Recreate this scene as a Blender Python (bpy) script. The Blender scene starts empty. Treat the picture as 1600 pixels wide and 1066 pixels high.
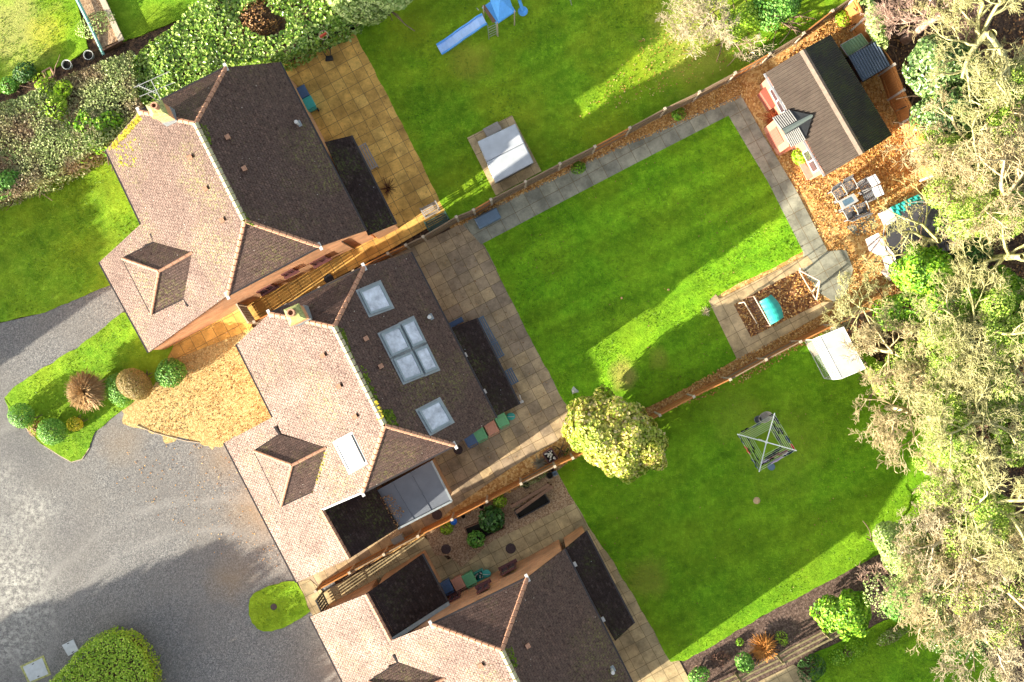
import bpy, math, random
import numpy as np
from mathutils import Vector, Matrix
R = math.radians
sc = bpy.context.scene

# ------------------------------------------------------------------ camera, sky, sun, exposure
CAM_H = 50.0                     # height of the drone above the gardens, metres
cd = bpy.data.cameras.new('camera'); cam = bpy.data.objects.new('camera', cd)
sc.collection.objects.link(cam); sc.camera = cam
cam.location = (0, 0, CAM_H); cam.rotation_euler = (0, 0, 0)
cd.sensor_width = 36; cd.lens = 36; cd.clip_start = 0.5; cd.clip_end = 600

SUN_EL = R(16.2)
sun_h = Vector((-0.822, -0.569, 0)).normalized()
to_sun = Vector((sun_h.x*math.cos(SUN_EL), sun_h.y*math.cos(SUN_EL), math.sin(SUN_EL)))
ld = bpy.data.lights.new('sun', 'SUN'); lo = bpy.data.objects.new('sun', ld)
sc.collection.objects.link(lo)
ld.energy = 5.0; ld.angle = R(0.6); ld.color = (1.0, 0.90, 0.74)
lo.rotation_euler = (-to_sun).to_track_quat('-Z', 'Y').to_euler()
w = bpy.data.worlds.new('World'); sc.world = w; w.use_nodes = True
wn = w.node_tree; wn.nodes.clear()
sky = wn.nodes.new('ShaderNodeTexSky'); sky.sky_type = 'NISHITA'; sky.sun_disc = False
sky.sun_elevation = SUN_EL; sky.sun_rotation = math.atan2(to_sun.x, to_sun.y)
sky.air_density = 1.0; sky.dust_density = 2.5; sky.ozone_density = 0.6
bg = wn.nodes.new('ShaderNodeBackground'); bg.inputs[1].default_value = 0.10
wo = wn.nodes.new('ShaderNodeOutputWorld')
hs = wn.nodes.new('ShaderNodeHueSaturation'); hs.inputs['Saturation'].default_value = 0.45
wn.links.new(sky.outputs[0], hs.inputs['Color']); wn.links.new(hs.outputs[0], bg.inputs[0]); wn.links.new(bg.outputs[0], wo.inputs[0])
vs = sc.view_settings
vs.view_transform = 'Standard'; vs.look = 'None'; vs.gamma = 1; vs.exposure = 2.0

# ------------------------------------------------------------------ frames and helpers
PXM = 32.0                                   # photo pixels per metre at ground level
UX, UY = 0.883, 0.469                        # the gardens' long direction
VX, VY = 0.469, -0.883                       # across the plots
ANG = math.atan2(UY, UX)
def P(px, py, z=0.0):
    k = (CAM_H - z)/CAM_H/PXM
    return Vector(((px-800)*k, (533-py)*k, z))
def UV(U, V, z=0.0): return Vector((U*UX+V*VX, U*UY+V*VY, z))
def toUV(p): return (p[0]*UX+p[1]*UY, p[0]*VX+p[1]*VY)

C = sc.collection
LOC = {}                                      # world frame (location, rotation) of every parent
def reg(o, loc=(0,0,0), rz=0.0): LOC[o.name] = (Vector(loc), rz)
def thing(name, label, cat, loc=(0,0,0), rz=0.0, group=None):
    o = bpy.data.objects.new(name, None); C.objects.link(o)
    o.empty_display_size = 0.3
    o.location = loc; o.rotation_euler = (0, 0, rz)
    o['label'] = label; o['category'] = cat
    if group: o['group'] = group
    reg(o, loc, rz); return o
def tag(o, label, cat, group=None):
    o['label'] = label; o['category'] = cat
    if group: o['group'] = group
    return o
def struct(o): o['kind'] = 'structure'; return o
def stuff(o): o['kind'] = 'stuff'; return o

def finish(me, name, mat, parent, world, smooth):
    if mat is not None:
        for m in (mat if isinstance(mat, (list, tuple)) else [mat]): me.materials.append(m)
    if smooth: me.polygons.foreach_set('use_smooth', [True]*len(me.polygons))
    o = bpy.data.objects.new(name, me); C.objects.link(o)
    if parent is not None:
        loc, rz = LOC[parent.name]
        if world:
            me.transform((Matrix.Translation(loc) @ Matrix.Rotation(rz, 4, 'Z')).inverted())
        o.parent = parent; LOC[o.name] = (loc, rz)
    else: reg(o)
    return o
def add_uv(me):
    n = len(me.loops)
    if n == 0: return
    uv = me.uv_layers.new(name='UVMap')
    co = np.empty(len(me.vertices)*3, 'f'); me.vertices.foreach_get('co', co); co = co.reshape(-1,3)
    li = np.empty(n, 'i'); me.loops.foreach_get('vertex_index', li)
    pn = np.empty(len(me.polygons)*3, 'f'); me.polygons.foreach_get('normal', pn); pn = pn.reshape(-1,3)
    lt = np.empty(len(me.polygons), 'i'); me.polygons.foreach_get('loop_total', lt)
    nn = np.repeat(pn, lt, axis=0)
    t = np.stack([-nn[:,1], nn[:,0], np.zeros(n)], 1)
    L = np.linalg.norm(t, axis=1)
    flat = L < 0.05
    t[flat] = (VX, VY, 0); L[flat] = 1
    t /= L[:,None]
    b = np.cross(nn, t)
    p = co[li]
    out = np.stack([(p*t).sum(1), (p*b).sum(1)], 1).astype('f')
    uv.data.foreach_set('uv', out.ravel())

class MB:
    """collects shapes and links them as ONE mesh object"""
    def __init__(s): s.v = []; s.f = []
    def add(s, vs_, fs):
        n = len(s.v); s.v.extend([tuple(q) for q in vs_]); s.f.extend([tuple(i+n for i in f) for f in fs]); return s
    def box(s, c, d, rz=0.0, top=None):
        x, y, z = d[0]/2, d[1]/2, d[2]/2; tx, ty = (x, y) if top is None else (x*top, y*top)
        pts = [(-x,-y,-z),(x,-y,-z),(x,y,-z),(-x,y,-z),(-tx,-ty,z),(tx,-ty,z),(tx,ty,z),(-tx,ty,z)]
        cs, sn = math.cos(rz), math.sin(rz)
        return s.add([(c[0]+a*cs-b*sn, c[1]+a*sn+b*cs, c[2]+e) for a,b,e in pts],
                     [(0,3,2,1),(4,5,6,7),(0,1,5,4),(1,2,6,5),(2,3,7,6),(3,0,4,7)])
    def beam(s, p, q, w_, h_, up=(0,0,1)):
        p = Vector(p); q = Vector(q); d = (q-p).normalized(); up = Vector(up)
        if abs(d.dot(up)) > 0.97: up = Vector((1,0,0))
        a = d.cross(up).normalized()*w_/2; b = a.cross(d).normalized()*h_/2
        vs_ = [p-a-b, p+a-b, p+a+b, p-a+b, q-a-b, q+a-b, q+a+b, q-a+b]
        return s.add(vs_, [(0,3,2,1),(4,5,6,7),(0,1,5,4),(1,2,6,5),(2,3,7,6),(3,0,4,7)])
    def tube(s, pts, r, n=8, cap=True):
        pts = [Vector(p) for p in pts]; m = len(pts); rs = r if isinstance(r, (list, tuple)) else [r]*m
        vs_ = []; fs = []; prev = None
        for i, p in enumerate(pts):
            d = (pts[min(i+1, m-1)]-pts[max(i-1, 0)]).normalized()
            up = Vector((0,0,1)) if abs(d.z) < 0.95 else Vector((1,0,0))
            if prev is not None: up = prev
            a = d.cross(up).normalized(); b = a.cross(d).normalized(); prev = b
            for k in range(n):
                t = 2*math.pi*k/n; vs_.append(p + (a*math.cos(t)+b*math.sin(t))*rs[i])
        for i in range(m-1):
            for k in range(n):
                k2 = (k+1) % n; fs.append((i*n+k, (i+1)*n+k, (i+1)*n+k2, i*n+k2))
        if cap: fs.append(tuple(range(n))); fs.append(tuple((m-1)*n+k for k in reversed(range(n))))
        return s.add(vs_, fs)
    def prism(s, poly, z0, z1):
        n = len(poly)
        if sum(poly[i][0]*poly[(i+1)%n][1]-poly[(i+1)%n][0]*poly[i][1] for i in range(n)) < 0: poly = poly[::-1]
        vs_ = [(p[0],p[1],z0) for p in poly]+[(p[0],p[1],z1) for p in poly]
        fs = [tuple(reversed(range(n))), tuple(range(n, 2*n))]+[(i,(i+1)%n,(i+1)%n+n,i+n) for i in range(n)]
        return s.add(vs_, fs)
    def lathe(s, prof, c=(0,0,0), n=20, squash=(1,1)):
        vs_ = []; fs = []; m = len(prof)
        for r, z in prof:
            for k in range(n):
                t = 2*math.pi*k/n; vs_.append((c[0]+r*squash[0]*math.cos(t), c[1]+r*squash[1]*math.sin(t), c[2]+z))
        for i in range(m-1):
            for k in range(n):
                k2 = (k+1)%n; fs.append((i*n+k, i*n+k2, (i+1)*n+k2, (i+1)*n+k))
        fs.append(tuple(reversed(range(n)))); fs.append(tuple((m-1)*n+k for k in range(n)))
        return s.add(vs_, fs)
    def slab(s, quad, t):
        """a flat plate: polygon of 3-D points (top side), thickened downwards along its normal"""
        q = [Vector(p) for p in quad]; n = len(q)
        nm = Vector((0,0,0))
        for i in range(n): nm += q[i].cross(q[(i+1)%n])
        if nm.z < 0: q = q[::-1]; nm = -nm
        nm.normalize()
        b = [p-nm*t for p in q]
        return s.add(q+b, [tuple(range(n)), tuple(reversed(range(n, 2*n)))]+[((i+1)%n, i, i+n, (i+1)%n+n) for i in range(n)])
    def build(s, name, mat, parent=None, world=True, smooth=False, bevel=0, seg=2, uv=True):
        me = bpy.data.meshes.new(name); me.from_pydata(s.v, [], s.f); me.validate(); me.update()
        if uv: add_uv(me)
        o = finish(me, name, mat, parent, world, smooth)
        if bevel:
            bm = o.modifiers.new('bevel', 'BEVEL'); bm.width = bevel; bm.segments = seg; bm.limit_method = 'ANGLE'
        return o

def np_mesh(name, verts, faces, mat, parent=None, world=True, smooth=False):
    """verts (N,3) and faces (M,k) numpy arrays, one face size"""
    me = bpy.data.meshes.new(name); k = faces.shape[1]
    me.vertices.add(len(verts)); me.vertices.foreach_set('co', verts.astype('f').ravel())
    me.loops.add(faces.size); me.loops.foreach_set('vertex_index', faces.astype('i').ravel())
    me.polygons.add(len(faces)); me.polygons.foreach_set('loop_start', np.arange(0, faces.size, k, dtype='i'))
    try: me.polygons.foreach_set('loop_total', np.full(len(faces), k, dtype='i'))
    except Exception: pass
    me.update(calc_edges=True)
    return finish(me, name, mat, parent, world, smooth)

rg = np.random.default_rng(11)
random.seed(5)
def leaves(name, pts, size, mat, parent=None, up=0.6, aspect=1.6, out=None, curl=0.25):
    """one leaf (two folded faces) at every point; up = how much the leaves face the sky, out = outward normals"""
    n = len(pts)
    nrm = rg.normal(size=(n,3)); nrm /= np.linalg.norm(nrm, axis=1)[:,None]
    nrm = nrm*(1-up) + np.array([0,0,1.0])*up*0.9
    if out is not None: nrm = nrm*0.6 + out*0.7
    nrm /= np.linalg.norm(nrm, axis=1)[:,None]+1e-9
    a = np.cross(nrm, rg.normal(size=(n,3))); a /= np.linalg.norm(a, axis=1)[:,None]+1e-9
    b = np.cross(nrm, a)
    sz = size*(0.6+0.8*rg.random(n))[:,None]
    L = a*sz; W = b*sz/aspect*0.5; F = nrm*sz*curl*0.5
    v = np.empty((n,6,3))
    v[:,0] = pts-L*0.5; v[:,1] = pts-W*1.0+F-L*0.1; v[:,2] = pts-W*0.7+F+L*0.25
    v[:,3] = pts+L*0.5; v[:,4] = pts+W*0.7+F+L*0.25; v[:,5] = pts+W*1.0+F-L*0.1
    f = np.empty((n,2,4), 'i'); base = np.arange(n)*6
    f[:,0] = np.stack([base, base+1, base+2, base+3], 1); f[:,1] = np.stack([base, base+3, base+4, base+5], 1)
    return np_mesh(name, v.reshape(-1,3), f.reshape(-1,4), mat, parent)

def in_poly(x, y, poly):
    c = np.zeros(len(x), bool); n = len(poly); j = n-1
    for i in range(n):
        xi, yi = poly[i][0], poly[i][1]; xj, yj = poly[j][0], poly[j][1]
        with np.errstate(divide='ignore', invalid='ignore'):
            m = ((yi > y) != (yj > y)) & (x < (xj-xi)*(y-yi)/(yj-yi+1e-12)+xi)
        c ^= m; j = i
    return c
def scatter(poly, n):
    xs = [p[0] for p in poly]; ys = [p[1] for p in poly]; X = []; Y = []; tot = 0
    while tot < n:
        x = rg.uniform(min(xs), max(xs), n*2); y = rg.uniform(min(ys), max(ys), n*2)
        m = in_poly(x, y, poly); X.append(x[m]); Y.append(y[m]); tot += m.sum()
    return np.concatenate(X)[:n], np.concatenate(Y)[:n]
_ph = rg.uniform(0, 6.28, (12,2)); _fr = rg.normal(size=(12,2))
def wob(x, y, s=1.0):
    """smooth pseudo-noise in about -1..1, s = size in metres"""
    v = 0
    for i in range(12): v = v + np.sin((x*_fr[i,0]+y*_fr[i,1])*2/s+_ph[i,0])
    return v/5.0
def wob3(p, s=1.0): return wob(p[:,0]+p[:,2]*0.7, p[:,1]-p[:,2]*0.6, s)

# ------------------------------------------------------------------ material kit
class Mat:
    def __init__(s, name, rough=0.8, spec=0.3, metal=0.0):
        s.m = bpy.data.materials.new(name); s.m.use_nodes = True; s.t = s.m.node_tree
        s.b = s.t.nodes['Principled BSDF']
        s.b.inputs['Roughness'].default_value = rough; s.b.inputs['Metallic'].default_value = metal
        s.b.inputs['Specular IOR Level'].default_value = spec
        s._c = {}
    def n(s, typ, **kw):
        x = s.t.nodes.new(typ)
        for k, v in kw.items(): setattr(x, k, v)
        return x
    def l(s, a, b): s.t.links.new(a, b)
    def co(s, which='Object'):
        if which not in s._c: s._c[which] = s.n('ShaderNodeTexCoord').outputs[which]
        return s._c[which]
    def mapped(s, which='Object', rot=0.0, scale=(1,1,1), loc=(0,0,0)):
        m = s.n('ShaderNodeMapping'); m.inputs['Rotation'].default_value = (0,0,rot)
        m.inputs['Scale'].default_value = scale; m.inputs['Location'].default_value = loc
        s.l(s.co(which), m.inputs[0]); return m.outputs[0]
    def noise(s, scale, detail=4, rough=0.6, vec=None, dist=0.0):
        x = s.n('ShaderNodeTexNoise'); x.inputs['Scale'].default_value = scale
        x.inputs['Detail'].default_value = detail; x.inputs['Roughness'].default_value = rough
        x.inputs['Distortion'].default_value = dist
        s.l(vec if vec is not None else s.co(), x.inputs['Vector']); return x.outputs[0]
    def voro(s, scale, vec=None, out='Color', feature='F1', rnd=1.0):
        x = s.n('ShaderNodeTexVoronoi'); x.feature = feature; x.inputs['Scale'].default_value = scale
        x.inputs['Randomness'].default_value = rnd
        s.l(vec if vec is not None else s.co(), x.inputs['Vector']); return x.outputs[out]
    def ramp(s, fac, stops, interp='LINEAR'):
        x = s.n('ShaderNodeValToRGB'); cr = x.color_ramp; cr.interpolation = interp
        while len(cr.elements) < len(stops): cr.elements.new(0.5)
        for e, (p, c) in zip(cr.elements, stops):
            e.position = p; e.color = (c, c, c, 1) if isinstance(c, (int, float)) else (c[0], c[1], c[2], 1)
        s.l(fac, x.inputs[0]); return x.outputs[0]
    def mix(s, fac, a, b, mode='MIX'):
        x = s.n('ShaderNodeMix', data_type='RGBA', blend_type=mode)
        for i, v in ((0, fac), (6, a), (7, b)):
            sock = x.inputs[i]
            if isinstance(v, (int, float)):
                sock.default_value = v if i == 0 else (v, v, v, 1)
            elif isinstance(v, tuple): sock.default_value = (v[0], v[1], v[2], 1)
            else: s.l(v, sock)
        return x.outputs[2]
    def math(s, op, a, b=0.0):
        x = s.n('ShaderNodeMath', operation=op)
        for i, v in enumerate((a, b)):
            if isinstance(v, (int, float)): x.inputs[i].default_value = v
            else: s.l(v, x.inputs[i])
        return x.outputs[0]
    def island(s): return s.n('ShaderNodeNewGeometry').outputs['Random Per Island']
    def objrand(s): return s.n('ShaderNodeObjectInfo').outputs['Random']
    def bump(s, h, strength=0.5, dist=0.02):
        x = s.n('ShaderNodeBump'); x.inputs['Strength'].default_value = strength; x.inputs['Distance'].default_value = dist
        s.l(h, x.inputs['Height']); s.l(x.outputs[0], s.b.inputs['Normal']); return s
    def color(s, c):
        if isinstance(c, tuple): s.b.inputs['Base Color'].default_value = (c[0], c[1], c[2], 1)
        else: s.l(c, s.b.inputs['Base Color'])
        return s
def spot(M, px, py, r, soft=0.5):
    """mask: a real patch (stain, bare soil) of radius r metres around one ground point"""
    p = P(px, py)
    v = M.n('ShaderNodeVectorMath', operation='DISTANCE'); M.l(M.co(), v.inputs[0]); v.inputs[1].default_value = (p.x, p.y, 0)
    d = M.math('ADD', v.outputs['Value'], M.math('MULTIPLY', M.math('SUBTRACT', M.noise(0.9, 4), 0.5), r*1.6))
    return M.ramp(M.math('DIVIDE', d, r*2), [(0.5*(1-soft), 1.0), (0.5*(1+soft*0.6), 0.0)])

def plain(name, c, rough=0.6, spec=0.3, metal=0.0, var=0.12, nscale=6, bump=0.0):
    M = Mat(name, rough, spec, metal)
    n = M.noise(nscale, 5)
    lo = tuple(x*(1-var) for x in c); hi = tuple(min(1, x*(1+var)) for x in c)
    M.color(M.ramp(n, [(0.3, lo), (0.7, hi)]))
    if bump: M.bump(M.noise(nscale*6, 4), bump, 0.01)
    return M.m
def leafmat(name, cols, big=None, rough=0.45, spec=0.35, bigscale=0.7, trans=0.25):
    M = Mat(name, rough, spec)
    k = len(cols); stops = [(i/max(1, k-1), c) for i, c in enumerate(cols)]
    c = M.ramp(M.island(), stops)
    if big is not None: c = M.mix(M.ramp(M.noise(bigscale, 3), [(0.42, 0.0), (0.6, 0.75)]), c, big)
    M.color(c)
    if trans:
        tr = M.n('ShaderNodeBsdfTranslucent'); M.l(c, tr.inputs[0])
        mx = M.n('ShaderNodeMixShader'); mx.inputs[0].default_value = trans
        out = M.t.nodes['Material Output']
        M.l(M.b.outputs[0], mx.inputs[1]); M.l(tr.outputs[0], mx.inputs[2]); M.l(mx.outputs[0], out.inputs['Surface'])
    return M.m

# --- ground covers
def grassmat(name, dark, mid, light, dry=(0.36,0.40,0.02), dryamt=0.5, seedloc=(0,0,0), stripes=0.25, patches=()):
    M = Mat(name, 0.9, 0.12)
    vec = M.mapped(loc=seedloc)
    fine = M.noise(26, 6, 0.75, vec); midn = M.noise(2.6, 5, 0.65, vec); big = M.noise(0.28, 4, 0.6, vec)
    c = M.ramp(M.math('ADD', M.math('MULTIPLY', fine, 0.55), M.math('MULTIPLY', midn, 0.45)), [(0.34, dark), (0.5, mid), (0.66, light)])
    c = M.mix(M.ramp(big, [(0.4, 0.0), (0.68, dryamt)]), c, dry)
    tuft = M.ramp(M.noise(7, 5, 0.7, M.mapped(loc=(seedloc[0]+31, 7, 0))), [(0.55, 0.0), (0.72, 0.55)])
    c = M.mix(tuft, c, tuple(x*1.35 for x in light))
    # mowing bands running down the garden
    m = M.mapped(rot=ANG, scale=(16, 1.3, 1), loc=seedloc); m.node.vector_type = 'TEXTURE'
    st = M.ramp(M.noise(1.2, 2, 0.5, m), [(0.40, 1-stripes*.5), (0.60, 1.0+stripes*0.35)])
    c = M.mix(1.0, c, M.ramp(M.noise(.8, 5, .7, M.mapped(loc=(seedloc[1], 3, 0))), [(0.36, .82), (0.64, 1.12)]), 'MULTIPLY')
    c = M.mix(1.0, c, st, 'MULTIPLY')
    for (px, py, r, col, amt) in patches:
        c = M.mix(M.math('MULTIPLY', spot(M, px, py, r), amt), c, col)
    M.color(c); M.bump(M.math('ADD', M.noise(40, 5, 0.8), M.math('MULTIPLY', M.noise(9, 4, 0.7), 1.3)), 1.0, 0.035)
    return M.m
GD, GM, GL = (0.06,0.165,0.008), (0.15,0.33,0.012), (0.27,0.45,0.025)
m_grass_a = grassmat('lawn_grass_play', GD, (0.14,0.30,0.010), GL, seedloc=(3,9,0), dryamt=0.55,
    patches=((1090,60,2.4,(0.38,0.36,0.07),0.5),(735,95,1.0,(0.34,0.3,0.04),0.5)))
m_grass_b = grassmat('lawn_grass_mown', GD, (0.14,0.345,0.010), (0.26,0.48,0.02), seedloc=(13,2,0), dryamt=0.25, stripes=0.35,
    patches=((975,585,0.7,(0.45,0.32,0.10),0.6),(1030,560,0.5,(0.4,0.34,0.06),0.4)))
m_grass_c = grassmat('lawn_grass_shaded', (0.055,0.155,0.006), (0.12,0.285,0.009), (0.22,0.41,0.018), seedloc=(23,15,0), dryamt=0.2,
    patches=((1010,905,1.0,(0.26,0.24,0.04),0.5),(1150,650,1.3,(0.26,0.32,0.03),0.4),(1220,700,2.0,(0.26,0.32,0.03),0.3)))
m_grass_d = grassmat('front_lawn_grass', GD, (0.13,0.275,0.012), (0.24,0.39,0.03), seedloc=(43,25,0), dryamt=0.35,
    patches=((15,45,2.0,(0.38,0.33,0.12),0.6),(75,50,1.0,(0.40,0.40,0.03),0.5)))

def slabmat(name, base, dark, warm, size=0.595, off=(0,0), joint=(0.15,0.11,0.055)):
    M = Mat(name, 0.85, 0.25)
    vec = M.mapped(rot=-ANG, loc=(off[0], off[1], 0))
    br = M.n('ShaderNodeTexBrick'); br.offset = 0.0; br.squash = 1.0
    br.inputs['Scale'].default_value = 1.0; br.inputs['Brick Width'].default_value = size; br.inputs['Row Height'].default_value = size
    br.inputs['Mortar Size'].default_value = 0.012; br.inputs['Mortar Smooth'].default_value = 0.4; br.inputs['Bias'].default_value = 0.0
    br.inputs['Color1'].default_value = (0,0,0,1); br.inputs['Color2'].default_value = (1,1,1,1); br.inputs['Mortar'].default_value = (0,0,0,1)
    wv = M.n('ShaderNodeVectorMath', operation='ADD'); M.l(vec, wv.inputs[0])
    wn_ = M.n('ShaderNodeVectorMath', operation='SCALE'); wn_.inputs['Scale'].default_value = 0.03
    nz = M.n('ShaderNodeTexNoise'); nz.inputs['Scale'].default_value = 3.0; M.l(vec, nz.inputs['Vector'])
    M.l(nz.outputs['Color'], wn_.inputs[0]); M.l(wn_.outputs[0], wv.inputs[1]); M.l(wv.outputs[0], br.inputs['Vector'])
    c = M.ramp(br.outputs['Color'], [(0.0, dark), (0.5, base), (1.0, warm)])
    c = M.mix(0.25, c, base)
    st = M.ramp(M.noise(1.1, 5, 0.7), [(0.35, 0.58), (0.62, 1.15)])
    c = M.mix(1.0, c, st, 'MULTIPLY')
    c = M.mix(M.ramp(M.noise(14, 5, 0.75), [(0.5, 0.0), (0.75, 0.5)]), c, tuple(x*0.45 for x in dark))
    c = M.mix(br.outputs['Fac'], c, joint)
    M.color(c)
    h = M.math('ADD', M.math('MULTIPLY', br.outputs['Fac'], -1.0), M.math('MULTIPLY', M.noise(30, 5), 0.4))
    M.bump(h, 0.6, 0.012)
    return M.m
m_slab_gold = slabmat('golden_paving', (0.68,0.40,0.10), (0.48,0.28,0.075), (0.78,0.49,0.135), off=(0.1,0.2))
m_slab_buff = slabmat('buff_paving', (0.40,0.30,0.185), (0.28,0.215,0.15), (0.52,0.38,0.20), off=(0.25,0.1))
m_slab_tan = slabmat('tan_paving', (0.42,0.33,0.18), (0.33,0.265,0.15), (0.50,0.38,0.20), off=(0.4,0.33))
m_slab_grey = slabmat('grey_green_path_slabs', (0.28,0.275,0.21), (0.22,0.22,0.175), (0.32,0.315,0.235), size=0.8, off=(0.1,0.13))
m_slab_sand = slabmat('sandy_path_slabs', (0.50,0.37,0.20), (0.36,0.28,0.16), (0.56,0.42,0.24), size=0.85, off=(0.3,0.5))

def gravelmat():
    M = Mat('gravel_drive', 0.9, 0.25)
    f = M.noise(34, 6, 0.85); p = M.voro(24)
    hsv = M.n('ShaderNodeRGBToBW'); M.l(p, hsv.inputs[0])
    g = M.math('ADD', M.math('MULTIPLY', f, 0.6), M.math('MULTIPLY', hsv.outputs[0], 0.4))
    c = M.ramp(g, [(0.30, (0.065,0.065,0.066)), (0.47, (0.145,0.146,0.145)), (0.56, (0.19,0.188,0.18)), (0.74, (0.36,0.355,0.33))])
    c = M.mix(M.ramp(M.noise(0.35, 5, 0.65), [(0.35, 0.0), (0.65, 0.5)]), c, (0.16,0.15,0.135))
    # pale washed limestone dust and worn wheel tracks, leaf-stained margin
    for (px, py, r, a) in ((25,905,1.7,0.85),(45,800,1.2,0.7),(10,1000,1.7,0.75),(60,960,0.9,0.5),(-60,880,2.5,0.6),(5,740,0.8,0.5)):
        msk = M.math('MULTIPLY', spot(M, px, py, r, 0.9), a)
        msk = M.math('MULTIPLY', msk, M.ramp(M.noise(3.6, 7, 0.78), [(0.46, 0.0), (0.60, 1.0)]))
        c = M.mix(msk, c, (0.46,0.46,0.41))
    for (px, py, r, a) in ((400,800,1.3,0.4),(345,715,1.0,0.3),(190,690,1.0,0.3),(360,905,1.0,0.4)):
        c = M.mix(M.math('MULTIPLY', spot(M, px, py, r, 0.9), a), c, (0.27,0.19,0.10))
    for (px, py, r, a) in ((40,700,1.6,0.5),(110,830,0.8,0.25),(250,760,1.6,0.2)):
        c = M.mix(M.math('MULTIPLY', spot(M, px, py, r, 0.9), a), c, (0.10,0.098,0.10))
    # turning circles worn by car wheels
    for (px, py, r) in ((330,1090,8.2),(330,1090,9.7),(150,1010,11.5)):
        p = P(px, py); v = M.n('ShaderNodeVectorMath', operation='DISTANCE'); M.l(M.co(), v.inputs[0]); v.inputs[1].default_value = (p.x, p.y, 0)
        dd = M.math('ABSOLUTE', M.math('SUBTRACT', M.math('ADD', v.outputs['Value'], M.noise(.5, 3)), r+.5))
        c = M.mix(M.math('MULTIPLY', M.ramp(dd, [(0.05, .38), (0.32, 0.0)]), M.ramp(M.noise(.6, 4), [(.4, .2), (.6, 1)])), c, (0.27,0.265,0.25))
    M.color(c); M.bump(M.math('ADD', f, hsv.outputs[0]), 0.55, 0.02)
    return M.m
m_gravel = gravelmat()
def littermat(name, cols, darkc, scale=11, dark_at=0.45):
    M = Mat(name, 0.9, 0.2)
    v = M.voro(scale); bw = M.n('ShaderNodeRGBToBW'); M.l(v, bw.inputs[0])
    c = M.ramp(bw.outputs[0], [(0.2+0.6*i/(len(cols)-1), q) for i, q in enumerate(cols)])
    c = M.mix(M.ramp(M.noise(9, 6, 0.8), [(dark_at, 0.0), (dark_at+0.2, 0.85)]), c, darkc)
    M.color(c); M.bump(M.math('ADD', bw.outputs[0], M.noise(20, 5)), 0.8, 0.03)
    return M.m
m_litter = littermat('leaf_litter', [(0.40,0.19,0.06),(0.58,0.33,0.11),(0.70,0.48,0.20)], (0.26,0.12,0.045), dark_at=0.54)
m_litter_red = littermat('russet_mulch', [(0.16,0.06,0.03),(0.30,0.13,0.05),(0.36,0.20,0.09)], (0.06,0.03,0.02))
m_bark = littermat('bark_mulch', [(0.085,0.055,0.042),(0.13,0.085,0.065),(0.20,0.14,0.11)], (0.035,0.022,0.018), 14)
m_shingle = littermat('tan_shingle', [(0.22,0.14,0.085),(0.36,0.24,0.14),(0.46,0.34,0.22)], (0.14,0.08,0.05), 20, 0.52)
m_sandgravel = littermat('leafy_golden_gravel', [(0.32,0.22,0.09),(0.46,0.33,0.13),(0.56,0.43,0.20)], (0.25,0.16,0.06), 16, 0.52)
m_soil = littermat('woodland_soil', [(0.05,0.032,0.022),(0.10,0.06,0.04),(0.15,0.09,0.05)], (0.02,0.014,0.012), 9)

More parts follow.
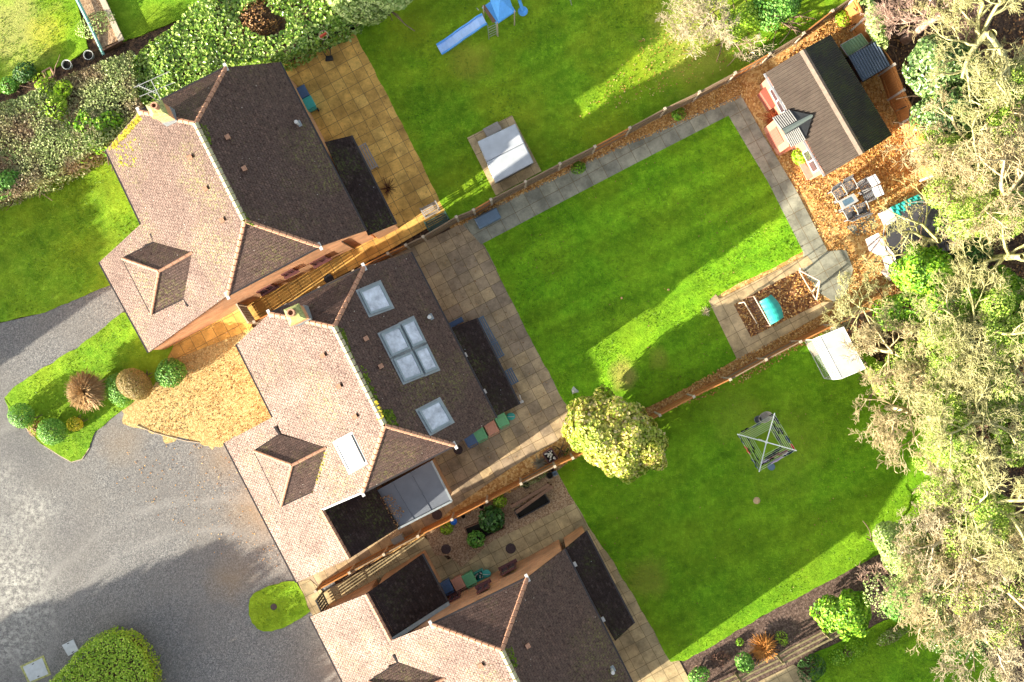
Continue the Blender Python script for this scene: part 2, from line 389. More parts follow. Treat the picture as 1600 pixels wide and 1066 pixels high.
# --- building materials
def tilemat(name='clay_roof_tiles', mult=1.0, rough=0.56, spec=0.95, mossy=1.0):
    M = Mat(name, rough, spec); M.b.inputs['Specular Tint'].default_value = (1.0, 0.72, 0.60, 1)
    vec = M.co('UV')
    br = M.n('ShaderNodeTexBrick'); br.offset = 0.5
    br.inputs['Scale'].default_value = 1.0; br.inputs['Brick Width'].default_value = 0.17; br.inputs['Row Height'].default_value = 0.125
    br.inputs['Mortar Size'].default_value = 0.012; br.inputs['Mortar Smooth'].default_value = 0.6; br.inputs['Bias'].default_value = 0.0
    br.inputs['Color1'].default_value = (0,0,0,1); br.inputs['Color2'].default_value = (1,1,1,1); br.inputs['Mortar'].default_value = (0.5,0.5,0.5,1)
    M.l(vec, br.inputs['Vector'])
    big = M.noise(0.55, 5, 0.65)
    c = M.ramp(br.outputs['Color'], [(0.0, (0.020,0.010,0.008)), (0.45, (0.042,0.022,0.018)), (0.8, (0.062,0.034,0.027)), (1.0, (0.11,0.066,0.050))])
    c = M.mix(M.ramp(big, [(0.35, 0.0), (0.7, 0.55)]), c, (0.048,0.030,0.028))
    c = M.mix(M.ramp(M.noise(16, 5, 0.8), [(0.48, 0.0), (0.60, 0.85)]), c, (0.026,0.018,0.014))
    c = M.mix(M.ramp(M.noise(30, 4, 0.8, M.mapped(loc=(5,5,5))), [(0.60, 0.0), (0.74, 0.7)]), c, (0.24,0.21,0.17))
    # moss and yellow lichen in clumps
    mossmask = M.math('MULTIPLY', M.ramp(M.noise(0.42, 4, 0.6, M.mapped(loc=(9,4,2))), [(0.48, 0.0), (0.66, 1.0)]), M.ramp(M.noise(8, 6, 0.8), [(0.50, 0.0), (0.58, 0.8)]))
    c = M.mix(mossmask, c, (0.13,0.14,0.03))
    c = M.mix(M.math('MULTIPLY', br.outputs['Fac'], 0.5), c, (0.025,0.016,0.014))
    # fresh tile specks of white guano/lichen
    sp = M.voro(2.3, out='Distance'); c = M.mix(M.ramp(sp, [(0.03, 0.8), (0.05, 0.0)]), c, (0.7,0.68,0.58))
    M.l(M.ramp(M.math('ADD', M.math('MULTIPLY', M.noise(.8, 4, .6), .5), M.math('MULTIPLY', M.noise(7, 5, .75), .5)), [(.38, rough-.07), (.62, rough+.12)]), M.b.inputs['Roughness'])
    gapm = M.math('MAXIMUM', M.math('MULTIPLY', br.outputs['Fac'], .6), M.ramp(M.noise(11, 5, .8), [(.50, 0.0), (.60, .85)]))
    M.l(M.math('MULTIPLY', M.math('SUBTRACT', 1.0, gapm), spec), M.b.inputs['Specular IOR Level'])
    if mult == 1.0: M.l(M.math('MULTIPLY', M.math('SUBTRACT', 1.0, gapm), .22), M.b.inputs['Coat Weight']); M.b.inputs['Coat Roughness'].default_value = .62; M.b.inputs['Coat Tint'].default_value = (1, .9, .85, 1)
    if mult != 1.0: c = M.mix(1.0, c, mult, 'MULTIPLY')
    M.color(c)
    # each course laps over the one below: saw-tooth height down the slope
    sep = M.n('ShaderNodeSeparateXYZ'); M.l(vec, sep.inputs[0])
    saw = M.math('FRACT', M.math('DIVIDE', sep.outputs[1], 0.125))
    h = M.math('ADD', M.math('MULTIPLY', saw, -0.8), M.math('MULTIPLY', br.outputs['Fac'], -0.7))
    h = M.math('ADD', h, M.math('MULTIPLY', M.noise(24, 4), 0.9))
    M.bump(h, 0.75, 0.022)
    return M.m
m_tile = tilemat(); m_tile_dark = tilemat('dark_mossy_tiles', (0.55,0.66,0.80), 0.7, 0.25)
def brickmat(name, a, b, mortar):
    M = Mat(name, 0.85, 0.2)
    br = M.n('ShaderNodeTexBrick'); br.offset = 0.5
    br.inputs['Scale'].default_value = 1.0; br.inputs['Brick Width'].default_value = 0.225; br.inputs['Row Height'].default_value = 0.075
    br.inputs['Mortar Size'].default_value = 0.01; br.inputs['Mortar Smooth'].default_value = 0.2; br.inputs['Bias'].default_value = 0.0
    br.inputs['Color1'].default_value = (*a,1); br.inputs['Color2'].default_value = (*b,1); br.inputs['Mortar'].default_value = (*mortar,1)
    M.l(M.co('UV'), br.inputs['Vector'])
    c = M.mix(1.0, br.outputs['Color'], M.ramp(M.noise(1.2, 5), [(0.35, 0.75), (0.65, 1.15)]), 'MULTIPLY')
    M.color(c); M.bump(M.math('MULTIPLY', br.outputs['Fac'], -1.0), 0.4, 0.008); return M.m
m_brick = brickmat('orange_brick', (0.52,0.24,0.115), (0.62,0.32,0.16), (0.50,0.35,0.22))
m_ridge = plain('ridge_tile_clay', (0.40,0.22,0.14), 0.8, 0.2, var=0.35, nscale=14)
def ridgelichen():
    M = Mat('lichened_ridge', 0.85, 0.2)
    c = M.ramp(M.noise(9, 6, 0.75), [(0.35, (0.30,0.20,0.12)), (0.5, (0.42,0.40,0.28)), (0.62, (0.42,0.42,0.14)), (0.75, (0.6,0.58,0.5))])
    M.color(c); return M.m
m_ridge_l = ridgelichen()
m_felt = plain('flat_roof_felt', (0.115,0.13,0.155), 0.75, 0.3, var=0.1, nscale=1.5)
m_dark = plain('dark_gutter', (0.025,0.02,0.02), 0.4, 0.5)
m_white = plain('white_upvc', (0.56,0.55,0.52), 0.4, 0.5, var=0.05)
m_lead = plain('lead_flashing', (0.22,0.25,0.26), 0.55, 0.5, var=0.15)
m_skyframe = plain('grey_skylight_frame', (0.20,0.25,0.27), 0.45, 0.5, var=0.1)
def glass(name, c, rough=0.08, var=0.25, sc_=2.0, spec=1.0):
    M = Mat(name, rough, spec)
    M.color(M.ramp(M.noise(sc_, 6, 0.7), [(0.35, tuple(x*(1-var) for x in c)), (0.65, tuple(min(1,x*(1+var)) for x in c))]))
    return M.m
m_skyglass = glass('blind_glass_reflections', (0.40,0.44,0.50), .06, .4, 1.6)  # mottling paints sky reflections into the pale, blind-backed glass colour
m_winglass = glass('window_glass', (0.05,0.04,0.045))
m_maroon = plain('maroon_window_frame', (0.10,0.035,0.035), 0.4, 0.5)
m_concrete = plain('pale_concrete', (0.42,0.38,0.32), 0.9, 0.2, var=0.2, nscale=8)
m_mosscrete = plain('mossy_mortar', (0.33,0.34,0.13), 0.9, 0.2, var=0.45, nscale=9)
m_black = plain('black_plastic', (0.02,0.02,0.022), 0.45, 0.4)
m_steel = plain('galvanised_steel', (0.50,0.50,0.50), 0.35, 0.5, metal=0.6)
def woodmat(name, c, var=0.3, rough=0.8, sx=2.0, sy=26.0, lines=None):
    M = Mat(name, rough, 0.2)
    v = M.mapped('UV', scale=(sx, sy, 1))
    c1 = M.ramp(M.noise(1.0, 5, 0.7, v), [(0.3, tuple(x*(1-var) for x in c)), (0.7, tuple(x*(1+var) for x in c))])
    if lines:
        sep = M.n('ShaderNodeSeparateXYZ'); M.l(M.co('UV'), sep.inputs[0])
        fr = M.math('FRACT', M.math('DIVIDE', sep.outputs[lines[0]], lines[1]))
        c1 = M.mix(M.ramp(fr, [(0.0, 0.85), (0.1, 0.0), (1.0, 0.0)]), c1, tuple(x*0.25 for x in c))
    M.color(c1); M.bump(M.noise(1.0, 5, 0.7, v), 0.3, 0.01); return M.m
m_fence = woodmat('orange_fence_boards', (0.40,0.17,0.05), 0.3, lines=(0, 0.12), sx=26, sy=2)
m_fence_g = woodmat('weathered_fence_boards', (0.22,0.155,0.095), 0.3, lines=(0, 0.12), sx=26, sy=2)
m_post = plain('fence_post_pale', (0.40,0.33,0.24), 0.85, 0.2, var=0.15)
m_timber = woodmat('brown_timber', (0.17,0.10,0.065), 0.35)
m_timber_p = woodmat('pale_timber', (0.46,0.38,0.28), 0.25)
m_teak_grey = woodmat('grey_weathered_slats', (0.30,0.27,0.24), 0.25)
# ------------------------------------------------------------------ ground
def sheet(name, px, z, mat, jag=0.0):
    pts = [P(a, b) for a, b in px]
    if jag:
        q = []
        for i, a in enumerate(pts):
            b = pts[(i+1)%len(pts)]; L = (b-a).length; n = max(1, min(160, int(L/0.16))); nr = Vector((b.y-a.y, a.x-b.x, 0))/L
            for k in range(n): u = a.lerp(b, k/n); q.append(u+nr*(jag*(wob(u.x, u.y, .5)+.8*wob(u.x+9, u.y, 1.7)+random.uniform(-.5,.5))))
        pts = q
    mb = MB(); mb.prism([(p.x, p.y) for p in pts], z-0.12, z)
    return struct(mb.build(name, mat))
g = MB(); g.prism([(-150,-150),(150,-150),(150,150),(-150,150)], -0.6, -0.06); struct(g.build('ground', m_soil))
sheet('gravel_drive', [(-900,515),(0,505),(60,491),(112,470),(172,441),(330,560),(520,900),(640,1300),(640,1800),(-900,1800)], 0.0, m_gravel)
sheet('front_lawn', [(-900,120),(-100,250),(100,150),(230,150),(330,400),(230,420),(170,446),(112,471),(60,491),(0,503),(-900,513)], 0.035, m_grass_d, jag=.035)
sheet('verge_lawn', [(8,622),(22,606),(60,580),(120,545),(190,488),(300,470),(262,560),(255,585),(225,617),(180,650),(150,675),(140,700),(128,718),(112,722),(95,713),(70,697),(40,668),(14,640)], 0.045, m_grass_d, jag=.035)
sheet('leafy_gravel', [(186,640),(255,585),(262,556),(390,500),(480,640),(430,690),(352,694),(320,698),(290,684),(262,690),(240,672),(214,668),(200,655)], 0.004, m_sandgravel, jag=.2)
sheet('leaf_strewn_ground', [(700,350),(1120,118),(1345,-20),(1345,0),(1475,290),(1420,470),(1340,492),(1010,655),(800,770),(560,890),(480,930),(470,900),(640,820),(870,680)], -0.01, m_litter)
sheet('back_lawn_play', [(547,36),(560,-200),(1500,-200),(1345,-8),(1315,12),(1136,128),(977,210),(718,344),(703,344)], 0.03, m_grass_a, jag=.035)
sheet('patio_gold', [(330,300),(436,92),(548,40),(610,150),(704,336),(606,392),(397,502),(389,516),(272,562),(238,556),(228,540),(300,450)], 0.026, m_slab_gold)
sheet('patio_buff', [(400,520),(606,402),(650,384),(735,343),(757,380),(898,654),(872,688),(800,730),(705,796),(668,830),(546,896),(494,924),(484,924),(466,908),(500,800)], 0.02, m_slab_buff)
sheet('garden_lawn', [(752,378),(860,321),(1000,249),(1142,176),(1200,278),(1258,392),(1180,432),(1112,466),(1110,474),(1152,560),(1100,595),(1000,640),(895,655)], 0.03, m_grass_b, jag=.035)
sheet('garden_path', [(722,350),(752,333),(960,232),(1157,148),(1194,214),(1245,300),(1293,393),(1321,390),(1333,421),(1321,460),(1303,472),(1276,455),(1250,418),(1256,396),(1200,285),(1138,181),(1000,252),(860,325),(752,382)], 0.04, m_slab_grey)
sheet('bed_path', [(1107,470),(1118,460),(1124,467),(1260,399),(1270,412),(1248,422),(1146,476),(1173,527),(1286,472),(1303,472),(1300,482),(1190,545),(1152,563)], 0.045, m_slab_sand)
sheet('bed_soil', [(1146,476),(1248,422),(1272,440),(1286,472),(1173,527)], 0.03, m_litter_red)
sheet('table_slab', [(1322,355),(1362,335),(1372,352),(1366,362),(1338,369)], 0.02, m_slab_grey)
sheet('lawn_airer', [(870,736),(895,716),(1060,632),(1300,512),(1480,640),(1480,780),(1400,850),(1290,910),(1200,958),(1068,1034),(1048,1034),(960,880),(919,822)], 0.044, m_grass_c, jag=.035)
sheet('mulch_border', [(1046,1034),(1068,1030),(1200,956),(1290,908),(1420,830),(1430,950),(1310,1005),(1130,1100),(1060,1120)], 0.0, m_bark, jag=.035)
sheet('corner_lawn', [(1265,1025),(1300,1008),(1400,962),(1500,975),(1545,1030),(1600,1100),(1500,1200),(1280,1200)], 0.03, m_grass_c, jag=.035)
sheet('patio_corner', [(1150,1090),(1190,1062),(1240,1038),(1275,1066),(1275,1120),(1160,1140)], 0.03, m_slab_tan)
sheet('patio_tan', [(466,910),(484,905),(505,925),(560,895),(662,838),(700,875),(890,783),(906,778),(942,832),(1016,945),(1060,1030),(1092,1090),(1040,1400),(900,1400),(520,1000),(484,955)], 0.032, m_slab_tan)
sheet('shingle_bed', [(664,834),(700,812),(885,715),(906,784),(893,788),(770,845),(722,886),(700,868),(680,868)], 0.038, m_shingle)
sheet('grass_patch', [(389,945),(391,936),(397,928),(407,921),(420,915),(440,910),(462,908),(475,930),(486,955),(479,961),(470,966),(455,974),(440,981),(425,986),(412,987),(402,982),(395,973),(390,960)], 0.04, m_grass_d, jag=.035)
sheet('neighbour_lawn', [(-900,-500),(105,-500),(112,-20),(139,78),(100,100),(0,146),(-900,560)], 0.03, m_grass_d, jag=.035)
sheet('neighbour_lawn_strip', [(150,-400),(420,-400),(360,0),(192,66),(165,5)], 0.03, m_grass_d, jag=.035)

# ------------------------------------------------------------------ houses
def plane_hit(px, py, a, b, c=0.0):
    """view ray through a photo pixel meets the roof plane z = a + b*U + c*V"""
    x = (px-800)/PXM; y = (533-py)/PXM; Ui = x*UX+y*UY; Vi = x*VX+y*VY
    k = b*Ui+c*Vi
    return P(px, py, (a+k)/(1+k/CAM_H))
def roof_mesh(name, faces, mat, parent, t=0.14):
    """faces: polygons of world points that share edges; the outline gets a skirt"""
    mb = MB(); key = {}; vs_ = []
    def vid(p):
        k = (round(p.x, 2), round(p.y, 2), round(p.z, 2))
        if k not in key: key[k] = len(vs_); vs_.append(Vector(p))
        return key[k]
    F = []
    for f in faces:
        nm = Vector((0,0,0)); q = [Vector(p) for p in f]
        for i in range(len(q)): nm += q[i].cross(q[(i+1)%len(q)])
        if nm.z < 0: q = q[::-1]
        F.append([vid(p) for p in q])
    E = {}
    for f in F:
        for i in range(len(f)): E[(f[i], f[(i+1)%len(f)])] = 1
    n = len(vs_)
    allv = vs_+[p-Vector((0,0,t)) for p in vs_]
    fs = [tuple(f) for f in F]+[tuple(i+n for i in reversed(f)) for f in F]
    for (a, b) in E:
        if (b, a) not in E: fs.append((b, a, a+n, b+n))
    mb.add(allv, fs); return mb.build(name, mat, parent)
def ridge_run(p, q, mb, r=0.10, step=0.30):
    d = q-p; n = max(1, int(d.length/step)); dn = d.normalized()
    for i in range(n):
        a = p+d*(i/n); b = p+d*((i+1)/n-0.01)
        mb.tube([a-Vector((0,0,r*0.35)), b-Vector((0,0,r*0.35))], [r*1.06, r*0.94], 8)
def inset_loop(pts, d):
    n = len(pts); A = sum(pts[i].x*pts[(i+1)%n].y-pts[(i+1)%n].x*pts[i].y for i in range(n)); s = 1 if A > 0 else -1
    out = []
    for i in range(n):
        p0, p1, p2 = pts[i-1], pts[i], pts[(i+1)%n]
        e1 = Vector((p1.x-p0.x, p1.y-p0.y)); e2 = Vector((p2.x-p1.x, p2.y-p1.y))
        n1 = Vector((-e1.y, e1.x)).normalized()*s; n2 = Vector((-e2.y, e2.x)).normalized()*s
        k = 1+n1.dot(n2); off = (n1+n2)*(d/max(k, 0.35))
        out.append(Vector((p1.x+off.x, p1.y+off.y, p1.z)))
    return out
def walls(name, loop, d, mat, parent, drop=0.12, base=-0.05):
    L = inset_loop(loop, d); n = len(L)
    mb = MB(); mb.add([(p.x,p.y,base) for p in L]+[(p.x,p.y,p.z-drop) for p in L], [(i,(i+1)%n,(i+1)%n+n,i+n) for i in range(n)])
    return mb.build(name, mat, parent)
def gutter(p, q, parent, r=0.055, mat=None, name='gutter', off=0.0):
    d = (q-p).normalized(); side = Vector((d.y, -d.x, 0))*off
    mb = MB(); mb.beam(p+side-Vector((0,0,0.03)), q+side-Vector((0,0,0.03)), r*2, r*1.6); return mb.build(name, mat or m_dark, parent)
def skylight(px4, pl, parent, frame=m_skyframe, gm=None, label=None, rim=0.085):
    q = [plane_hit(a, b, *pl) for a, b in px4]
    nm = ((q[1]-q[0]).cross(q[3]-q[0])).normalized()
    if nm.z < 0: nm = -nm
    c = sum(q, Vector((0,0,0)))/4
    o = [p+nm*0.09 for p in q]
    inn = [p+(c-p)*(rim/((c-p).length))*1.5+nm*0.09 for p in q]
    mb = MB()
    for i in range(4):
        j = (i+1)%4; mb.slab([o[i], o[j], inn[j], inn[i]], 0.1)
    f = mb.build('skylight', frame, parent)
    if label: f['label'] = label
    g2 = MB(); g2.slab([p-nm*0.03 for p in inn], 0.02); g2.build('skylight_glass', gm or m_skyglass, f)
    # flashing apron
    ap = MB(); big = [p+(p-c)*(0.14/((c-p).length))+nm*0.02 for p in q]
    ap.slab(big, 0.015); ap.build('flashing', m_lead, f)
    return f
def wall_window(parent, V, U0, U1, z0, z1, side, frame=m_maroon, name='window'):
    """window in a wall that runs along U at V; side = +1 or -1 is the outward V direction"""
    f = MB(); t = 0.07
    def bx(u0, u1, za, zb, dv, dep):
        a = UV((u0+u1)/2, V+side*dv); f.box((a.x, a.y, (za+zb)/2), (u1-u0, dep, zb-za), ANG)
    bx(U0, U1, z0, z0+t, 0.01, 0.09); bx(U0, U1, z1-t, z1, 0.01, 0.09)
    bx(U0, U0+t, z0+t, z1-t, 0.01, 0.09); bx(U1-t, U1, z0+t, z1-t, 0.01, 0.09)
    bx((U0+U1)/2-t/2, (U0+U1)/2+t/2, z0+t, z1-t, 0.01, 0.085)
    w_ = f.build(name, frame, parent)
    g_ = MB(); a = UV((U0+U1)/2, V+side*0.012); g_.box((a.x, a.y, (z0+z1)/2), (U1-U0-t, 0.03, z1-z0-t), ANG); g_.build('pane', m_winglass, w_)
    s_ = MB(); a = UV((U0+U1)/2, V+side*0.07); s_.box((a.x, a.y, z0-0.035), (U1-U0+0.16, 0.18, 0.06), ANG); s_.build('sill', frame, w_)
    return w_
def front_opening(parent, a, b, f0, f1, z0, z1, name='window', frame=None, inset=.15):
    """window or garage door in the front wall under the eave that runs from a to b"""
    U = (toUV(a)[0]+toUV(b)[0])/2+inset; v0, v1 = sorted((toUV(a)[1], toUV(b)[1])); V0, V1 = v0+(v1-v0)*f0, v0+(v1-v0)*f1
    frame = frame or m_maroon; mb = MB(); t = .07
    def bx(va, vb, za, zb, dep=.09):
        c = UV(U-.01, (va+vb)/2); mb.box((c.x,c.y,(za+zb)/2), (dep, vb-va, zb-za), ANG)
    bx(V0, V1, z0, z0+t); bx(V0, V1, z1-t, z1); n = 2 if name == 'window' else 1
    for k in range(n+1): v = V0+(V1-V0-t)*k/n; bx(v, v+t, z0+t, z1-t)
    f = mb.build(name, frame, parent); c = UV(U+.01, (V0+V1)/2); g_ = MB(); g_.box((c.x,c.y,(z0+z1)/2), (.04, V1-V0-t, z1-z0-t), ANG)
    g_.build('pane' if name == 'window' else 'door_panel', m_winglass if name == 'window' else m_white, f)
def Uof(px, py, z):
    p = P(px, py, z); return toUV(p)[0]
def Vof(px, py, z):
    p = P(px, py, z); return toUV(p)[1]

RH = 7.0; SF = 0.62; SR = 0.75
def dormer(px, F, parent, mat=None):
    e1, e2, pk, b1, bt, b2 = px      # front eave ends, hip peak, left back, ridge back, right back
    B1 = plane_hit(*b1, *F); B2 = plane_hit(*b2, *F); BT = plane_hit(*bt, *F)
    ze = (B1.z+B2.z)/2
    E1 = P(*e1, ze); E2 = P(*e2, ze); B1 = P(*b1, ze); B2 = P(*b2, ze)
    PK = P(*pk, BT.z-0.02)
    r = roof_mesh('dormer_roof', [[E1, E2, PK], [E1, PK, BT, B1], [E2, B2, BT, PK]], m_tile, parent, 0.1)
    for a_, b_ in ((E1, PK), (E2, PK), (PK, BT)):
        rm = MB(); ridge_run(a_, b_, rm, 0.07); rm.build('ridge_tiles', m_ridge, r)
    L = inset_loop([E1, E2, B2, B1], 0.1); n = 4
    mb = MB(); mb.add([(p.x,p.y,p.z-2.0) for p in L]+[(p.x,p.y,p.z-0.08) for p in L], [(i,(i+1)%n,(i+1)%n+n,i+n) for i in range(n)])
    mb.build('dormer_cheeks', m_tile, r)
    gm = MB(); dz = Vector((0,0,0.05))
    gm.beam(E1-dz, E2-dz, 0.08, 0.08); gm.beam(E1-dz, B1-dz, 0.08, 0.08); gm.beam(E2-dz, B2-dz, 0.08, 0.08)
    for B, O in ((B1, B2), (B2, B1)):
        d = (B-O).normalized(); gm.beam(B-dz, B+d*0.42-Vector((0,0,0.0)), 0.10, 0.07)
    gm.build('gutter', m_dark, r)
    # window in the dormer front
    d = (E2-E1).normalized(); nrm = Vector((-UX, -UY, 0)); c0 = (L[0]+L[1])/2
    wm = MB(); wd = (L[1]-L[0]).length
    for za, zb in ((-0.22,-0.16), (-1.02,-0.96)):
        wm.beam(Vector((L[0].x, L[0].y, ze+(za+zb)/2))+nrm*0.03+d*0.15, Vector((L[1].x, L[1].y, ze+(za+zb)/2))+nrm*0.03-d*0.15, 0.08, 0.07)
    for t in (0.15, wd/2, wd-0.15):
        p = L[0]+d*t+nrm*0.03; wm.beam((p.x,p.y,ze-0.99), (p.x,p.y,ze-0.19), 0.07, 0.07)
    wf = wm.build('window', m_maroon, r)
    gl = MB(); a = L[0]+d*0.15+nrm*0.015; b = L[1]-d*0.15+nrm*0.015
    gl.beam((a.x,a.y,ze-0.6), (b.x,b.y,ze-0.6), 0.03, 0.8); gl.build('pane', m_winglass, wf)
    return r

def vent_tile(px, py, pl, parent, mat=None, s=0.16):
    p = plane_hit(px, py, *pl); mb = MB(); mb.box((p.x, p.y, p.z+0.07), (s, s, 0.16), ANG, 0.85); mb.box((p.x, p.y, p.z+0.165), (s*1.25, s*1.25, 0.03), ANG)
    return mb.build('roof_vent', mat or m_ridge, parent)
def soil_pipe(px, py, pl, parent):
    p = plane_hit(px, py, *pl); mb = MB(); mb.lathe([(0.06,0),(0.06,0.45),(0.085,0.46),(0.085,0.55),(0.05,0.58)], (p.x,p.y,p.z-0.05), 14)
    mb.build('soil_vent_pipe', m_white, parent)
    ap = MB(); q = UV(*toUV(p)); ap.box((p.x, p.y, p.z+0.0), (0.28, 0.28, 0.03), ANG); ap.build('flashing', m_lead, parent)
def chimney(corn, ztop, zbot, parent, pots, potm=m_ridge, stackm=None):
    q = [P(a, b, ztop) for a, b in corn]; c = sum(q, Vector((0,0,0)))/4
    st = MB(); st.prism([(c.x+(p.x-c.x)*0.86, c.y+(p.y-c.y)*0.86) for p in q], zbot, ztop-0.16)
    s_ = st.build('chimney', m_brick, parent)
    cp = MB(); cp.prism([(p.x, p.y) for p in q], ztop-0.18, ztop-0.02)
    cp.add([(p.x,p.y,ztop-0.02) for p in q]+[(c.x+(p.x-c.x)*0.55, c.y+(p.y-c.y)*0.55, ztop+0.08) for p in q], [(0,1,5,4),(1,2,6,5),(2,3,7,6),(3,0,4,7),(4,5,6,7)])
    cp.build('capping', m_mosscrete, s_)
    for (a, b, r) in pots:
        p = P(a, b, ztop+0.3); pm = MB(); pm.lathe([(r*1.15,0),(r,0.08),(r*0.9,0.34),(r*1.12,0.36),(r*1.12,0.42),(r*0.7,0.42),(r*0.65,0.2)], (p.x,p.y,ztop+0.02), 16)
        pm.build('chimney_pot', potm, s_, smooth=False)
    # lead flashing at the foot
    fl = MB(); nb = [Vector((c.x+(p.x-c.x)*0.93, c.y+(p.y-c.y)*0.93, 0)) for p in q]; fl.prism([(p.x,p.y) for p in nb], zbot, ztop-1.15)
    fl.build('flashing', m_lead, s_)
    return s_

lm_moss = None
def moss(parent, pl, px, n, yellow=False):
    """cushions of moss growing on a slope between photo points"""
    xs = [a for a, b in px]; ys = [b for a, b in px]; pts = []
    while len(pts) < n:
        a = random.uniform(min(xs), max(xs)); b = random.uniform(min(ys), max(ys)); c = False; j = len(px)-1
        for i in range(len(px)):
            if (px[i][1] > b) != (px[j][1] > b) and a < (px[j][0]-px[i][0])*(b-px[i][1])/(px[j][1]-px[i][1])+px[i][0]: c = not c
            j = i
        if c: pts.append(plane_hit(a, b, *pl)+Vector((0,0,.015)))
    o = leaves('moss', np.array([tuple(p) for p in pts]), .11, lmm_yellow if yellow else lmm_green, parent, up=.8, aspect=1.1, curl=-.3)
    o['kind'] = 'stuff'; return o
lmm_green = leafmat('green_moss', [(0.05,0.08,0.01),(0.11,0.17,0.015),(0.20,0.26,0.03)], rough=.9, spec=.1, trans=0)
lmm_yellow = leafmat('yellow_moss', [(0.22,0.18,0.02),(0.38,0.32,0.03),(0.50,0.44,0.06)], rough=.9, spec=.1, trans=0)
def pl_front(Ur): return (RH-SF*Ur, SF)
def pl_rear(Ur): return (RH+SR*Ur, -SR)
def ridge_U(a, b):
    return (Uof(*a, RH)+Uof(*b, RH))/2

def ridge_caps(h, segs, lich=None):
    for a, b in segs:
        mb = MB(); ridge_run(a, b, mb, 0.10); mb.build('ridge_tiles', m_ridge, h)
    if lich:
        mb = MB(); ridge_run(lich[0], lich[1], mb, 0.125); o = mb.build('ridge_tiles', m_ridge_l, h); o['label'] = 'main ridge crusted with pale lichen and yellow moss'

# ---- house 1 (top left)
def house_one():
    h = thing('brick_house', 'brick house with the TV aerial on its chimney, beside the golden patio and clipped hedge', 'house', P(400,330), group='detached houses in a row')
    Ra, Rb = P(305,193,RH), P(382,345,RH); Ur = ridge_U((305,193),(382,345)); F = pl_front(Ur); B = pl_rear(Ur)
    f = lambda a, b: plane_hit(a, b, *F); r = lambda a, b: plane_hit(a, b, *B)
    NF, SFc, SRc, NR = f(217,174), f(355,462), r(500,385), r(353,105)
    A1, A2, B1, B2 = f(165,235), f(220,350), f(155,410), f(232,551)
    E1, E2 = r(437,97), r(572,360)
    roof_mesh('roof', [[Ra, NF, A1, A2, B1, B2, SFc, Rb], [Ra, Rb, SRc, E2, E1, NR], [Ra, NR, NF], [Rb, SFc, SRc]], m_tile, h)
    walls('wall', [NF, A1, A2, B1, B2, SFc, SRc, E2, E1, NR], 0.09, m_brick, h)
    ridge_caps(h, [(Ra, NF), (Ra, NR), (Rb, SFc), (Rb, SRc)], (Ra, Rb))
    for p, q in ((A1, A2), (B1, B2), (E1, E2), (NF, NR), (SFc, SRc)): gutter(p, q, h)
    for p, d in ((NF, 1), (NR, 1), (SFc, 1), (SRc, 1)):
        mb = MB(); mb.box((p.x, p.y, p.z-0.02), (0.13, 0.36, 0.12), ANG); mb.build('gutter_end', m_white, h)
    dormer(((191,404),(236,491),(248,424),(242,378),(301,394),(287,466)), F, h)
    front_opening(h, A1, A2, .3, .62, .9, 2.0); front_opening(h, B1, B2, .15, .4, .8, 1.8); front_opening(h, B1, B2, .6, .85, .8, 1.8)
    # single-storey lean-to behind
    zt, zb = 3.3, 2.5
    q = [P(507,222,zt), P(549,212,zb), P(619,350,zb), P(575,368,zt)]
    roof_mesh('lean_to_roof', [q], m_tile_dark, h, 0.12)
    walls('lean_to_wall', q, 0.12, m_brick, h, 0.1)
    gutter(q[1], q[2], h)
    for a, b, pl in ((298,247,F),(322,296,F),(348,345,F),(357,215,B),(383,264,B)): vent_tile(a, b, pl, h)
    soil_pipe(466, 194, B, h)
    ch = chimney([(227,164),(251,155),(262,179),(238,185)], 8.0, 4.6, h, [(242,166,0.13)])
    # aerial: mast with two crossed dipole arrays
    ae = MB(); pz = 9.3; c = P(245,150,9.0); m0 = P(250,160,8.0)
    ae.tube([(m0.x,m0.y,7.6),(m0.x,m0.y,9.35)], 0.022, 6)
    ae.tube([P(236,125,9.3), P(251,155,9.3)], 0.016, 6); ae.tube([P(209,137,9.3), P(264,112,9.3)], 0.014, 6); ae.tube([P(218,151,9.25), P(272,129,9.25)], 0.014, 6)
    ae.tube([P(215,133,9.1), P(245,146,9.1)], 0.014, 6)
    for i in range(9):
        t = i/8; x = 216+28*t; y = 133.5+12*t; ae.tube([P(x-1.2, y+3.2, 9.1), P(x+1.2, y-3.2, 9.1)], 0.007, 4)
    ae.build('tv_aerial', m_steel, h)
    moss(h, F, [(217,177),(222,186),(180,232),(168,234)], 260, True)
    moss(h, B, [(309,192),(322,196),(330,225),(322,228)], 120); moss(h, B, [(372,322),(386,340),(396,352),(384,347)], 90)
    moss(h, F, [(178,228),(215,215),(212,262),(186,262)], 50, True)
    # side wall facing the passage
    Vw = toUV(inset_loop([NF, A1, A2, B1, B2, SFc, SRc, E2, E1, NR], 0.09)[6])[1]
    wall_window(h, Vw, Uof(440,430,3), Uof(459,421,3), 2.3, 3.2, 1)
    wall_window(h, Vw, Uof(404,463,2), Uof(428,452,2), 1.0, 2.1, 1)
    wall_window(h, Vw, Uof(489,421,2), Uof(513,409,2), 1.0, 2.2, 1)
    dp = MB(); a = UV(Uof(545,393,3), Vw+0.06); dp.tube([(a.x,a.y,0.1),(a.x,a.y,3.6)], 0.035, 8); dp.build('downpipe', m_dark, h)
    lm = MB(); a = UV(Uof(603,366,2.6), Vw+0.05); lm.box((a.x,a.y,2.6), (0.5,0.22,0.28), ANG); lm.box((a.x+0.1,a.y-0.12,2.6),(0.14,0.2,0.14),ANG)
    lm.build('wall_lamp', m_white, h, bevel=0.02)
    return h
house_one()

